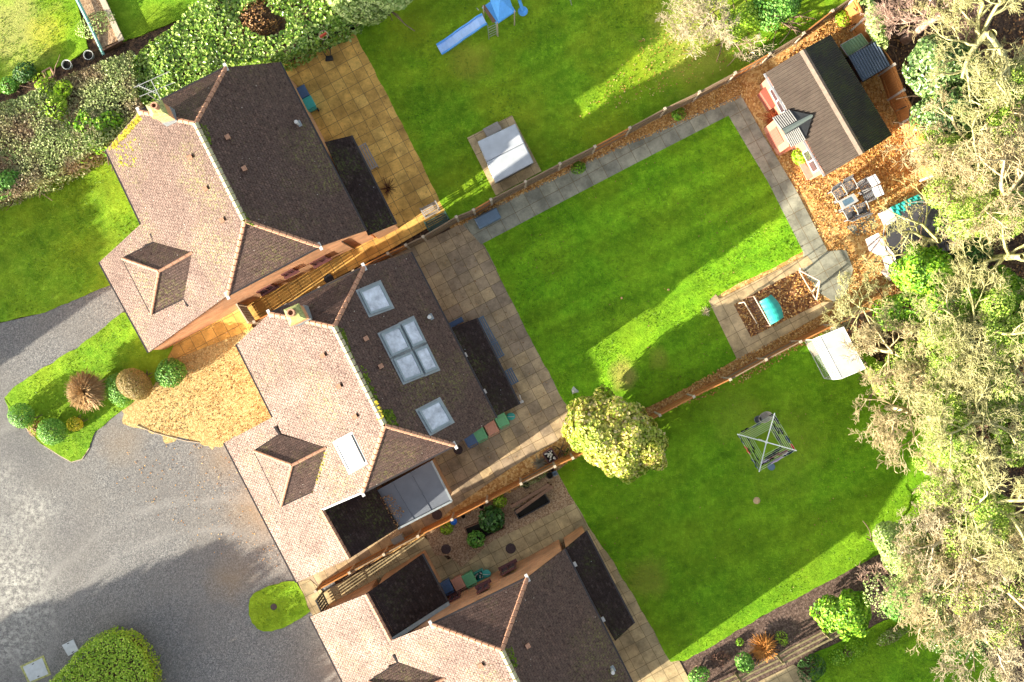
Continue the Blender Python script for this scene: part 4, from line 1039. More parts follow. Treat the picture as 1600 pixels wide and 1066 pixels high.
fl.build('slide', m_slidein, t); sd.build('slide_sides', m_skyblue, t)
mb = MB(); mb.tube([P(808,-16,2.0), P(812,2,1.3), P(817,17,.9)], .08, 8); p = P(817,18,.8); mb.lathe([(.02,0),(.2,.02),(.24,.08),(.2,.14),(.02,.16)], (p.x,p.y,.75), 20); mb.build('disc_swing', m_skyblue, t)
mb = MB(); mb.tube([P(893,8), P(884,-30,2.2)], .03, 6); mb.tube([P(748,16,1.9), P(745,13,1.8)], .02, 6); mb.build('swing_leg', m_steel, t)

# basketball hoop
t = thing('basketball_hoop', 'portable basketball hoop with black base on the golden patio by the hedge', 'basketball hoop', P(515,93))
b0 = P(515,92)
mb = MB(); mb.prism([(b0.x-.19,b0.y-.16),(b0.x+.2,b0.y-.12),(b0.x+.17,b0.y+.12),(b0.x-.16,b0.y+.1)], 0.02, .2); mb.build('base', m_black, t, bevel=.04)
mb = MB(); pt = P(507,66,2.3); base = P(511,80)
for k in (-.2, .2):
    mb.tube([(b0.x+k*.5,b0.y,.15),(base.x+k,base.y,.25),(base.x+k*.2,base.y+.05,.9)], .02, 6)
mb.tube([(base.x-.25,base.y-.05,.25),(base.x+.25,base.y+.1,.25)], .02, 6)
mb.tube([(base.x,base.y,.3),(base.x,base.y,1.3),P(507,62,2.3)], .035, 8); mb.build('pole', m_black, t)
p = P(505.6,55,2.35); ang = 0.3
mb = MB(); mb.tube([(p.x+.21*math.cos(k*math.pi/12), p.y+.21*math.sin(k*math.pi/12), p.z) for k in range(25)], .012, 6, cap=False); mb.build('rim', m_timber_p, t)
mb = MB(); q = P(501,49,2.6); mb.box((q.x+.1,q.y-.15,2.5),(.05,.36,.26),-1.0); mb.build('backboard', m_red, t)
m_net = plain('white_net', (0.6,0.58,0.52), .9)
mb = MB()
for k in range(10):
    t0 = k*math.pi/5; mb.tube([(p.x+.2*math.cos(t0),p.y+.2*math.sin(t0),p.z),(p.x+.1*math.cos(t0+.3),p.y+.1*math.sin(t0+.3),p.z-.35)], .006, 4)
mb.build('net', m_net, t)

# pots
def pot(px, py, r, h, label, mat, soil=m_soil, square=False, rz=0.0, z0=0.02, cat='plant pot', rimc=None):
    p = P(px, py, h); t = thing('plant_pot', label, cat, (p.x,p.y,z0), rz)
    mb = MB()
    if square:
        for sx, sy, a, b in ((0,1,2*r,.05),(0,-1,2*r,.05),(1,0,.05,2*r-.1),(-1,0,.05,2*r-.1)): mb.box((sx*(r-.025), sy*(r-.025), h/2), (a, b, h))
        mb.build('pot', mat, t, world=False); s_ = MB(); s_.box((0,0,h*.4),(2*r-.12,2*r-.12,h*.7)); s_.build('soil', soil, t, world=False)
    else:
        mb.lathe([(r*.72,0),(r,h),(r*1.04,h),(r*1.04,h-.03) if False else (r*.9,h),(r*.84,h-.12),(0.01,h-.12)], n=24); mb.build('pot', mat, t, world=False)
        s_ = MB(); s_.lathe([(r*.83,h-.16),(r*.83,h-.09),(0.02,h-.07)], n=20); s_.build('soil', soil, t, world=False)
    return t
m_terra = plain('pinkish_terracotta', (0.50,0.30,0.20), .8, .2, var=.15)
m_palerim = plain('pale_grey_glazed', (0.48,0.50,0.47), .6, .3)
m_dsoil = plain('dark_compost', (0.02,0.018,0.015), .95, .1)
pot(104,101,.24,.35,'round pale-rimmed pot, lower left of the two in the neighbour border',m_palerim,m_dsoil)
pot(138,86,.24,.35,'round pale-rimmed pot, upper right of the two in the neighbour border',m_palerim,m_dsoil)
pot(75,115,.24,.2,'square pink-edged planter beside the small dark bushes',m_terra,m_grass_d,True,ANG)
pot(550,44,.19,.3,'round stone pot at the top corner of the golden patio',m_concrete,m_dsoil)
pot(709,815,.16,.45,'bright blue bucket beside the lower fence',m_blue,m_blue,cat='bucket')
pot(859,743,.16,.35,'round black pot against the fence end by the shingle',m_black,m_dsoil)
pot(867,740,.11,.3,'square blue pot beside the black one at the fence end',m_bluegrey,m_bluegrey,True,ANG)
pot(863,734,.09,.3,'smallest maroon pot squeezed against the lower fence',m_maroon,m_dsoil)
pot(822,758,.17,.3,'dark pot of stems beside the long dark trough',m_black,m_dsoil)
pot(752,791,.13,.25,'small dark empty pot on the shingle right of the lime plant',m_black,m_dsoil)
pot(724,807,.10,.25,'tiny dark empty pot on the shingle right of the blue bucket',m_black,m_dsoil)
pot(1281,57+0,.001+.0,.01,'x',m_black) if False else None

# box of pebbles and grass clump at the patio corner
p = P(860,713,.4); t = thing('pebble_planter', 'dark tub of white pebbles in the russet mulch by the round bush', 'planter', (p.x,p.y,0), ANG+.1)
mb = MB()
for sx, sy, a, b in ((0,1,.5,.05),(0,-1,.5,.05),(1,0,.05,.5),(-1,0,.05,.5)): mb.box((sx*.24, sy*.29, .2), (a, b+ (.1 if a<.1 else 0), .4))
mb.build('tub', m_maroon, t, world=False)
mb = MB(); mb.box((0,0,.2),(.44,.54,.3)); mb.build('soil', m_dsoil, t, world=False)
for i in range(26):
    mb = MB(); r_ = random.uniform(.025,.05); mb.lathe([(r_*.3,0),(r_,r_*.5),(r_*.6,r_),(.005,r_*1.1)], (random.uniform(-.19,.19), random.uniform(-.24,.24), .35), 7); mb.build('pebble', m_white, t, world=False)

# long trough and dark bench-like trellis, planting box in the shingle garden
def openbox(label, px, h, mat, soil, name, cat, thick=.05):
    q = [P(a, b, h) for a, b in px]; c = sum(q, Vector((0,0,0)))/4; t = thing(name, label, cat, (c.x,c.y,0))
    mb = MB(); n = 4
    for i in range(4):
        a, b = q[i], q[(i+1)%4]; mb.beam((a.x,a.y,h/2),(b.x,b.y,h/2),thick,h)
    mb.build('sides', mat, t); s_ = MB(); s_.prism([(c.x+(p.x-c.x)*.97, c.y+(p.y-c.y)*.97) for p in q], 0, h*.55); s_.build('soil', soil, t); return t
openbox('long black open trough on the shingle', [(804,799),(850,771),(859,785),(811,811)], .35, m_black, m_dsoil, 'garden_trough', 'trough')
openbox('brown timber planting box holding dark leafy plants', [(726,826),(752,815),(790,828),(738,852)][0:1]+[(778,806),(789,826),(737,850)], .25, m_timber, m_dsoil, 'raised_planter', 'planter')
t = thing('wooden_trellis', 'long dark stained trellis rail standing behind the black trough', 'trellis', P(830,776))
for k, (a, b) in enumerate((((799,792),(858,757)), ((806,801),(863,760)))):
    A, B = P(*a, .75), P(*b, .75); mb = MB(); mb.beam(A, B, .16, .05); mb.build('rail', m_timber, t)
    for f_ in (0.02, .5, .98):
        q = A.lerp(B, f_); l = MB(); l.box((q.x,q.y,.37),(.07,.07,.74),ANG); l.build('post', m_timber, t)

# neighbour's raised beds at the top left
t = thing('raised_bed', 'long brown timber raised bed full of pale weeds at the top left', 'raised bed', P(160,30))
for (a, b) in (((159,-60),(190,66)), ((190,64),(161,79))):
    pass
A, B, D_ = P(157,-8,.35), P(190,64,.35), P(161,79,.35)
mb = MB(); mb.beam((P(128,-70,.35)).lerp(A, 0), B, .28, .12); mb.build('side_board', m_timber_p, t)
mb = MB(); mb.beam((B.x,B.y,.2), (D_.x,D_.y,.2), .06, .4); mb.build('end_board', m_timber, t)
mb = MB(); mb.prism([(P(a,b).x,P(a,b).y) for a, b in ((95,-70),(128,-70),(190,64),(161,79))], 0, .3); mb.build('soil', m_shingle, t)
mb = MB(); pts = [P(86,-70,.5), P(121,0,.55), P(141,40,.5), P(162,86,.3)]
mb.tube(pts, [.09,.09,.085,.07], 8); tag(mb.build('rolled_hose', plain('pale_turquoise', (0.20,0.42,0.36), .6, .3, var=.2)), 'pale turquoise roll lying along the raised bed', 'roll')

# tan hummock and toys on lawns
p = P(1182,782); mb = MB(); mb.lathe([(.2,0),(.15,.05),(.07,.09),(.01,.1)], (p.x,p.y,.02), 14); tag(mb.build('soil_mound', plain('sandy_soil', (0.50,0.36,0.20), .95, .1)), 'small tan mound of soil on the lower lawn', 'soil mound')
m_ball = plain('pale_orange_rubber', (0.75,0.42,0.20), .5, .3)
def ball(px, py, label):
    p = P(px, py); mb = MB(); mb.lathe([(.055*math.sin(math.pi*k/8)+.001, .055*(1-math.cos(math.pi*k/8))) for k in range(9)], (p.x,p.y,.035), 14)
    tag(mb.build('ball', m_ball, smooth=True), label, 'ball', 'small orange balls on the long lawn')
ball(971,466,'small pale orange ball on shaded grass, left of the other'); ball(1044,453,'small pale orange ball near the sun line on the long lawn')
p = P(898,610); t_ = MB()
t_.add([(p.x+a,p.y+b,c_) for a, b, c_ in ((-.16,.02,.03),(-.11,-.17,.03),(-.02,-.1,.17),(.19,-.09,.04),(.17,.0,.06),(.07,.06,.12),(-.06,.2,.05),(-.07,.03,.2))],
    [(0,1,2,7),(1,3,2),(3,4,5,2),(5,6,7),(2,5,7),(6,0,7),(0,6,5,4,3,1)])
tag(t_.build('crumpled_cloth', m_white), 'crumpled white cloth lying on the grass near the patio edge', 'cloth')
# kerb line between drive and leafy gravel
mb = MB()
kp = [P(214,665), P(240,676), P(262,682), P(290,689), P(312,692)]
for a, b in zip(kp[:-1], kp[1:]): mb.beam(a+Vector((0,0,.02)), b+Vector((0,0,.0)), .03, .05)
struct(mb.build('kerb_edging', m_timber_p))
mb = MB(); vp = [P(a,b) for a,b in ((8,622),(40,668),(70,697),(95,713),(112,722),(128,718),(140,700))]
for a, b in zip(vp[:-1], vp[1:]): mb.beam(a+Vector((0,0,.01)), b+Vector((0,0,.01)), .03, .07)
struct(mb.build('lawn_edging', m_timber_p))

# ------------------------------------------------------------------ clothes airer
def airer():
    zc, zt = 1.55, 1.95
    cs = [P(1153.5,679,zt), P(1210,647,zt), P(1243.6,704,zt), P(1186.5,736,zt)]; c = P(1197.5,691,zc)
    t = thing('rotary_airer', 'rotary clothes airer with washing on the lower lawn', 'clothes airer', (c.x,c.y,0))
    m_line = plain('green_white_line', (0.50,0.60,0.42), .6); m_al = plain('white_aluminium', (0.72,0.75,0.70), .4, .5)
    mb = MB(); mb.tube([(c.x,c.y,0),(c.x,c.y,zc+.1)], .028, 10); mb.build('pole', m_al, t)
    hub = MB(); hub.lathe([(.05,-.08),(.07,-.04),(.07,.04),(.03,.08)], (c.x,c.y,zc), 12); hub.build('hub', m_al, t)
    for p in cs:
        mb = MB(); mb.beam(c, p+(p-c)*.03, .04, .04); mb.build('arm', m_al, t)
    for i in range(4):
        a, b = cs[i], cs[(i+1)%4]
        mb = MB()
        for k in range(7):
            s_ = 1-.085*k; A = c.lerp(a, s_); B = c.lerp(b, s_); M_ = (A+B)/2-Vector((0,0,.03)); mb.tube([A, M_, B], .008, 4)
        mb.build('washing_line', m_line, t)
    cols = {'b': (0.012,0.013,0.018), 'n': (0.02,0.035,0.075), 'r': (0.48,0.03,0.03), 'w': (0.62,0.60,0.58), 'p': (0.50,0.38,0.55), 't': (0.28,0.14,0.12), 'g': (0.12,0.16,0.15)}
    mats = {k: plain('cloth_'+n_, v, .9, .1) for (k, v), n_ in zip(cols.items(), ('black','navy','red','white','lilac','russet','grey'))}
    names = dict(zip(cols, ('black','navy','red','white','lilac','russet','grey')))
    def cloth(side, k, f0, f1, drop, cc):
        a, b = cs[side], cs[(side+1)%4]; s_ = 1-.075*k; A = c.lerp(a, s_); B = c.lerp(b, s_); A, B = A.lerp(B, f0), A.lerp(B, f1)
        n = 5; vs_ = []; d = (B-A).normalized(); nn = Vector((d.y,-d.x,0))
        for i in range(n+1):
            q = A.lerp(B, i/n)
            for r in range(4):
                o = nn*(.025*math.sin(i*1.9+r)+random.uniform(-.01,.01)+.03*r/3); vs_.append(q+o-Vector((0,0,drop*r/3)))
        mb = MB(); mb.add(vs_, [(i*4+r,(i+1)*4+r,(i+1)*4+r+1,i*4+r+1) for i in range(n) for r in range(3)])
        o = mb.build('garment', mats[cc], None); o.modifiers.new('thick','SOLIDIFY').thickness = .02
        pos = ('upper left', 'upper right', 'lower right', 'lower left')[side]
        tag(o, f'{names[cc]} garment on the {pos} airer side, {("outermost line","second line","third line","fourth line","line near the middle","innermost line")[k]}, {("by its clockwise end","halfway along","by its other end")[0 if f0+f1 > 1.25 else (1 if f0+f1 > .6 else 2)]}', 'garment', 'washing on the airer')
    for a_ in ((0,0,.12,.3,.5,'b'),(0,1,.4,.6,.45,'g'),(1,0,.02,.28,.55,'b'),(1,1,.35,.55,.5,'b'),(1,0,.6,.8,.5,'n'),(1,0,.82,.99,.3,'r'),(1,3,.1,.5,.35,'b'),(1,5,.3,.9,.35,'b'),(1,5,.05,.22,.3,'g'),
               (2,0,.02,.3,.4,'n'),(2,0,.34,.66,.35,'p'),(2,1,.15,.3,.3,'w'),(2,2,.55,.95,.3,'b'),(2,3,.3,.7,.35,'t'),(2,4,.4,.8,.35,'b'),(2,5,.1,.5,.3,'b'),(2,2,.1,.4,.35,'t'),(2,3,.72,.95,.3,'p'),
               (3,0,.02,.3,.5,'n'),(3,0,.45,.65,.45,'r'),(3,1,.05,.6,.3,'b'),(3,3,.1,.5,.3,'b'),(3,4,.45,.95,.3,'b'),(3,0,.72,.95,.4,'n'),(0,0,.9,.99,.4,'b')): cloth(*a_)
    return t
airer()
def basket(px, py, r, h, label, mat, sq=(1,1), rz=0, name='laundry_basket'):
    p = P(px, py, h); mb = MB(); mb.lathe([(r*.78,0),(r,h),(r*.93,h),(r*.7,.05),(.01,.05)], (0,0,.03), 22, sq)
    o = mb.build(name, mat); o.location = (p.x,p.y,0); o.rotation_euler = (0,0,rz); tag(o, label, 'basket')
basket(1196,652,.36,.3,'oval pale grey laundry basket under the top corner of the airer', m_concrete, (1,.72), ANG)
basket(1185,656,.2,.28,'round bluish grey basket touching the oval one beneath the airer', m_greyp)
disc(1204,729,.17,'dark blue grey peg tub on the grass below the airer','peg tub',m_bluegrey,name='peg_tub',z=.2)
# ------------------------------------------------------------------ summerhouse, sheds
def corrugated(mb, a, b, c, d, period=0.12, amp=0.02, seg=6, t=0.012):
    """corrugated sheet: a-b is the eave edge (waves run along it), d-c the ridge edge"""
    a, b, c, d = map(Vector, (a, b, c, d)); nm = (b-a).cross(d-a).normalized()
    if nm.z < 0: nm = -nm
    L = (b-a).length; n = int(L/period*seg); vs_ = []
    for i in range(n+1):
        f = i/n; o = nm*(amp*math.sin(2*math.pi*f*L/period)); vs_ += [a.lerp(b, f)+o, d.lerp(c, f)+o]
    m = len(vs_); vs_ += [v-nm*t for v in vs_]
    fs = [(2*i, 2*i+2, 2*i+3, 2*i+1) for i in range(n)]+[(m+2*i+1, m+2*i+3, m+2*i+2, m+2*i) for i in range(n)]
    fs += [(2*i+2, 2*i, m+2*i, m+2*i+2) for i in range(n)]+[(2*i+1, 2*i+3, m+2*i+3, m+2*i+1) for i in range(n)]
    return mb.add(vs_, fs)
def weathered(name, c, moss, amt=0.6, spk=(0.45,0.42,0.36)):
    M = Mat(name, .75, .3)
    k = M.ramp(M.noise(3, 6, .75), [(.3, tuple(x*.75 for x in c)), (.7, tuple(x*1.25 for x in c))])
    k = M.mix(M.math('MULTIPLY', M.ramp(M.noise(1.2, 5, .7), [(.42, 0), (.62, amt)]), M.ramp(M.noise(14, 5, .8), [(.42, 0), (.58, 1)])), k, moss)
    k = M.mix(M.ramp(M.noise(22, 3, .7), [(.68, 0), (.74, .7)]), k, spk); M.color(k); return M.m
m_bitum = weathered('grey_brown_corrugated', (0.058,0.043,0.033), (0.12,0.10,0.075), .3)
m_bitum_m = weathered('mossy_black_corrugated', (0.03,0.03,0.027), (0.07,0.09,0.025), .75)
m_capb = plain('tan_ridge_cap', (0.19,0.145,0.11), .7, .3, var=.2)
m_pink = woodmat('salmon_painted_boards', (0.46,0.19,0.125), .15, lines=(1, 0.14))
m_redw = woodmat('dull_red_boards', (0.32,0.10,0.07), .2, lines=(0, 0.12))
def summerhouse():
    zr, ze, zb = 3.1, 2.25, 2.25
    Ra, Rb = P(1254,78,zr), P(1348,240,zr); Ea, Eb = P(1196,114,ze), P(1290,274.5,ze); Ba, Bb = P(1298,54,zb), P(1394,211,zb)
    c = (Ea+Eb+Ba+Bb)/4; t = thing('summerhouse', 'salmon pink summerhouse with grey corrugated roof and mossy rear slope', 'summerhouse', (c.x,c.y,0))
    mb = MB(); corrugated(mb, Ea, Eb, Rb, Ra, .165, .032); mb.build('front_roof', m_bitum, t)
    mb = MB(); corrugated(mb, Ba, Bb, Rb, Ra, .105, .018); mb.build('rear_roof', m_bitum_m, t)
    mb = MB(); up = Vector((0,0,.045)); n_ = Vector((UX,UY,0))
    mb.slab([Ra+up, Rb+up, Rb+n_*-.17+Vector((0,0,-.03)), Ra+n_*-.17+Vector((0,0,-.03))], .02); mb.slab([Ra+up, Rb+up, Rb+n_*.14+Vector((0,0,-.03)), Ra+n_*.14+Vector((0,0,-.03))], .02); mb.build('ridge_cap', m_capb, t)
    # walls with gable ends
    def W(u, v, z): return UV(u, v, z)
    U0, U1 = toUV(Ea)[0]+.22, toUV(Ba)[0]-.22; Ur = toUV(Ra)[0]; V0, V1 = toUV(Ea)[1]+.15, toUV(Eb)[1]-.15
    mb = MB(); prof = [(U0,0.02),(U0,ze+.02),(Ur,zr-.1),(U1,zb+.02),(U1,0.02)]
    vs_ = [W(u,V0,z) for u, z in prof]+[W(u,V1,z) for u, z in prof]
    mb.add(vs_, [(0,1,2,3,4),(9,8,7,6,5),(0,5,6,1),(3,8,9,4)]); mb.build('wall', m_pink, t)
    # gutter and white barge strips
    g_ = MB(); dn = Vector((0,0,-.06)); off = n_*-.05; g_.beam(Ea+dn+off, Eb+dn+off, .09, .07); g_.build('gutter', m_steel, t)
    # porch: small gabled roof in black and white corrugated sheet
    pz, pe = 2.75, 2.3
    F0, Fp, F1 = P(1207.5,184,pe), P(1224,206,pz), P(1237,230,pe)
    B0, Bp, B1 = P(1232,172,pe+.08), P(1270,180,pz), P(1258,219,pe+.08)
    m_pw = plain('dark_porch_sheet', (0.028,0.03,0.032), .5, .4); m_rib = plain('white_rib', (0.42,0.41,0.38), .5, .3); m_cap = plain('green_grey_cap', (0.13,0.16,0.145), .6, .4)
    pr = MB(); pr.slab([F0, Fp, Bp, B0], .02); pr.slab([Fp, F1, B1, Bp], .02); po = pr.build('porch_roof', m_pw, t)
    rb = MB(); upv = Vector((0,0,.022))
    for (e0, e1, r0, r1) in ((F0, B0, Fp, Bp), (F1, B1, Fp, Bp)):
        n = 8
        for i in range(n+1):
            f = i/n; a = e0.lerp(e1, f); b = r0+(r1-r0)*min(1, f*(e1-e0).length/(r1-r0).length*1.0)
            rb.beam(a+upv, b.lerp(a, .2)+upv, .042, .03)
    rb.build('roof_rib', m_rib, po)
    cp = MB(); u1 = Vector((0,0,.05))
    for e0, e1 in ((F0, B0), (F1, B1)): cp.slab([Fp+u1, Bp+u1, Bp.lerp(e1, .1)+Vector((0,0,.035)), Fp.lerp(e0, .16)+Vector((0,0,.035))], .015)
    cp.build('ridge_cap', m_cap, po)
    # porch walls / posts
    Uf = toUV(F0)[0]+.08; Vf0, Vf1 = toUV(F0)[1]+.1, toUV(F1)[1]-.1; Um = (Vf0+Vf1)/2
    wl = MB(); vs_ = [UV(Uf,Vf0,0.02), UV(Uf,Vf0,pe-.03), UV(Uf,Um,pz-.05), UV(Uf,Vf1,pe-.03), UV(Uf,Vf1,0.02), UV(U0,Vf0,0.02), UV(U0,Vf0,pe), UV(U0,Vf1,0.02), UV(U0,Vf1,pe)]
    wl.add(vs_, [(0,1,2,3,4),(0,5,6,1),(4,3,8,7)]); pw = wl.build('porch_wall', m_pink, t)
    dr = MB(); a = UV(Uf-.02, Um); dr.box((a.x,a.y,1.0), (.04,.8,1.9), ANG); dr.build('door', m_redw, pw)
    # glazed strips under the eave
    for v0, v1 in ((V0+.55, Vf0-.15), (Vf1+.55, V1-.25)):
        wm = MB(); a = UV(U0-.015, (v0+v1)/2)
        for z in (1.05, 1.95): wm.box((a.x,a.y,z), (.06,v1-v0,.06), ANG)
        for v in (v0, (v0+v1)/2, v1): b = UV(U0-.015, v); wm.box((b.x,b.y,1.5), (.06,.06,.9), ANG)
        wf = wm.build('window', m_white, t); gl = MB(); gl.box((a.x,a.y,1.5),(.03,v1-v0,.88),ANG); gl.build('pane', m_winglass, wf)
    # doorstep with oval mat
    st = P(1218,217); s_ = MB(); s_.box((st.x-.12,st.y-.05,.1),(.5,1.15,.16),ANG); s_.build('doorstep', m_concrete, t)
    for k in (-1, 1):
        s_ = MB(); a = UV(toUV(st)[0]-.05, toUV(st)[1]+k*.68); s_.box((a.x,a.y,.22),(.75,.12,.42),ANG); s_.build('low_wall', m_pink, t)
    mt = MB(); mt.lathe([(.25,0),(.25,.02),(.01,.022)], (0,0,0), 22, (.55,1)); o = mt.build('door_mat', m_navy); o.location = (st.x-.1,st.y-.02,.185); o.rotation_euler = (0,0,ANG)
    tag(o, 'dark oval mat on the pale step of the pink summerhouse', 'door mat')
    return t, U0, V0, V1, Vf0
summerhouse()
def pinkbox(px, h, label, mat):
    q = [P(a, b, h) for a, b in px]; c = sum(q, Vector((0,0,0)))/4; t = thing('planter_seat', label, 'planter box', (c.x,c.y,0))
    mb = MB(); mb.prism([(p.x,p.y) for p in q], .02, h-.04); mb.build('sides', m_redw, t); mb = MB(); mb.prism([(c.x+(p.x-c.x)*1.04, c.y+(p.y-c.y)*1.04) for p in q], h-.04, h); mb.build('top', mat, t, bevel=.01)
m_pinkflat = plain('salmon_paint', (0.50,0.24,0.18), .6, .3)
pinkbox([(1259,252),(1266,248),(1274,259),(1278,256),(1283,268),(1271,276)], .75, 'salmon pink corner box against the summerhouse front, beside the gravel', m_pinkflat)
pinkbox([(1188,144),(1196,136),(1212,164),(1205,170)], .7, 'dull red box below the upper half of the summerhouse eave', m_redw)

def shed(name, label, q4, h, slope, mat, wallm, period=.15, amp=.02, along=0):
    """mono-pitch metal shed; q4 = photo corners of the roof"""
    q = [P(a, b, h) for a, b in q4]; q[0].z += slope; q[1].z += slope
    c = sum(q, Vector((0,0,0)))/4; t = thing(name, label, 'shed', (c.x,c.y,0))
    mb = MB()
    if along: corrugated(mb, q[1], q[2], q[3], q[0], period, amp)
    else: corrugated(mb, q[0], q[1], q[2], q[3], period, amp)
    mb.build('roof', mat, t)
    w_ = MB(); k = [Vector((c.x+(p.x-c.x)*.94, c.y+(p.y-c.y)*.94, p.z)) for p in q]
    w_.add([(p.x,p.y,.02) for p in k]+[(p.x,p.y,p.z-.03) for p in k], [(0,1,5,4),(1,2,6,5),(2,3,7,6),(3,0,4,7)]); w_.build('wall', wallm, t)
    tr = MB()
    for i in range(4): tr.beam(q[i]-Vector((0,0,.05)), q[(i+1)%4]-Vector((0,0,.05)), .04, .07)
    tr.build('trim', m_steel if name == 'green_shed' else m_black, t); return t
m_gsheet = weathered('green_steel_sheet', (0.11,0.18,0.10), (0.15,0.19,0.07), .4)
m_bsheet = weathered('blue_black_sheet', (0.045,0.065,0.095), (0.12,0.15,0.18), .2)
shed('green_shed', 'small green ribbed metal shed behind the summerhouse', [(1313,71),(1345,53),(1357,68),(1326,88)], 1.8, .06, m_gsheet, m_gsheet, .14, .012)
shed('black_shed', 'blue black corrugated shed between summerhouse and end fence', [(1325,89),(1369,65),(1391,102),(1348,127)], 2.05, .12, m_bsheet, m_black, .13, .022)

# ------------------------------------------------------------------ table and six slatted chairs
m_rat = plain('grey_rattan', (0.15,0.16,0.175), .7, .3, var=.25, nscale=20); m_cush = plain('pale_cushion', (0.36,0.36,0.35), .85, .2, var=.06); m_slate = plain('dark_slate_cushion', (0.06,0.06,0.065), .8, .2)
m_armg = plain('light_grey_arm', (0.23,0.23,0.225), .7, .3)
def rchair():
    t = thing('garden_chair', 'x', 'chair', (0,0,0), 0, 'grey slatted chairs round the square table')
    s_ = MB()
    for i in range(6): s_.box((0, -.22+i*.088, .42), (.5,.058,.03))
    s_.build('seat', m_rat, t, world=False)
    b = MB()
    for i in range(5): b.beam((-.22+i*.11,.26,.45),(-.22+i*.11,.40,.95),.07,.025)
    b.beam((-.26,.40,.95),(.26,.40,.95),.05,.05); b.build('backrest', m_rat, t, world=False)
    for sx in (-1, 1):
        a = MB(); a.tube([(sx*.29,-.27,.6),(sx*.29,.0,.64),(sx*.29,.28,.6)], .03, 8); a.build('armrest', m_armg, t, world=False)
        for sy in (-1, 1):
            l = MB(); l.box((sx*.27, sy*.25, .3), (.05,.05,.6)); l.build('leg', m_rat, t, world=False)
    return t
def copy_tree(o, loc, rz, label):
    r = o.copy(); C.objects.link(r); r.location = loc; r.rotation_euler = (0,0,rz); r['label'] = label; LOC[r.name] = (Vector(loc), rz)
    for ch in list(o.children):
        c = ch.copy(); C.objects.link(c); c.parent = r; LOC[c.name] = LOC[r.name]
        for gc in list(ch.children):
            d = gc.copy(); C.objects.link(d); d.parent = c
    return r
ch0 = rchair(); first = True
chs = [(1310,302,ANG+.1,'grey slatted chair at the far left of the table, pale edged arms in sun'),
       (1327,291,ANG,'grey slatted chair above the table, nearest the summerhouse'),
       (1351,290,ANG-math.pi/2+.05,'grey chair with a bright white headrest, upper one on the right side'),
       (1357,305,ANG-math.pi/2-.1,'grey chair with a bright white headrest, lower one on the right side'),
       (1328,333,ANG+math.pi,'grey slatted chair with dark seat at the bottom left of the table'),
       (1346,326,ANG+math.pi-.15,'grey slatted chair with dark seat at the bottom right of the table')]
made = []
for i, (a, b, rz, lb) in enumerate(chs):
    p = P(a, b, .45)
    if i == 0:
        ch0.location = (p.x,p.y,0); ch0.rotation_euler = (0,0,rz); ch0['label'] = lb; LOC[ch0.name] = (Vector((p.x,p.y,0)), rz); made.append(ch0)
    else: made.append(copy_tree(ch0, (p.x,p.y,0), rz, lb))
for i, o in enumerate(made):
    if i in (2, 3):
        mb = MB(); mb.add([(-.25,.27,.55),(.25,.27,.55),(.25,.55,1.02),(-.25,.55,1.02),(-.25,.21,.6),(.25,.21,.6),(.25,.48,1.07),(-.25,.48,1.07)], [(0,3,2,1),(4,5,6,7),(0,1,5,4),(1,2,6,5),(2,3,7,6),(3,0,4,7)]); mb.build('headrest', m_cush, o, world=False, bevel=.03)
    if i in (4, 5):
        mb = MB(); mb.box((0,.12,.46),(.46,.26,.06)); mb.build('cushion', m_slate, o, world=False, bevel=.02)
q = [P(a, b, .72) for a, b in ((1309.6,314),(1334,302),(1341.7,314),(1317,328))]; c = sum(q, Vector((0,0,0)))/4
t = thing('garden_table', 'pale framed table with a blue glass top among six grey chairs', 'table', (c.x,c.y,0))
mb = MB(); inn = [c+(p-c)*.62 for p in q]
for i in range(4): mb.slab([q[i], q[(i+1)%4], inn[(i+1)%4], inn[i]], .04)
mb.build('table_top', m_cush, t); mb = MB(); mb.slab([p-Vector((0,0,.006)) for p in inn], .02); mb.build('glass_top', glass('blue_table_glass', (0.10,0.17,0.23), .1), t)
for p in q:
    l = MB(); k = c+(p-c)*.86; l.box((k.x,k.y,.34),(.06,.06,.68),ANG); l.build('leg', m_rat, t)

# tarp-covered bench with a white end
q = [P(a, b, .8) for a, b in ((1380,331),(1392,324),(1402.5,343),(1390.5,350.5))]
t = thing('covered_log_store', 'low store under a teal tarpaulin with a white end beside the trampoline', 'log store', (q[0].x,q[0].y,0))
mb = MB(); mb.prism([(p.x,p.y) for p in q], .02, .8); mb.build('end_box', m_white, t, bevel=.02)
m_tarp = plain('teal_tarpaulin', (0.02,0.30,0.26), .45, .5, var=.25, nscale=3, bump=.6)
A = [P(1392,324,.86), P(1437,303,.8), P(1444,316,.6), P(1403,343,.75)]
mb = MB(); n = 14; vs_ = []
for i in range(n+1):
    for j in range(7):
        p = A[0].lerp(A[1], i/n).lerp(A[3].lerp(A[2], i/n), j/6); vs_.append((p.x,p.y,p.z+.03*math.sin(i*2.1+j)+.02*math.sin(j*3.3-i)))
m_ = len(vs_); vs_ += [(x,y,.05) for x,y,z in vs_]
top = [(i*7+j,(i+1)*7+j,(i+1)*7+j+1,i*7+j+1) for i in range(n) for j in range(6)]
side = [(i*7,m_+i*7,m_+(i+1)*7,(i+1)*7) for i in range(n)]+[(i*7+6,(i+1)*7+6,m_+(i+1)*7+6,m_+i*7+6) for i in range(n)]+[(j,j+1,m_+j+1,m_+j) for j in range(6)]+[(n*7+j,m_+n*7+j,m_+n*7+j+1,n*7+j+1) for j in range(6)]
mb.add(vs_, top+side); mb.build('tarpaulin', m_tarp, t)

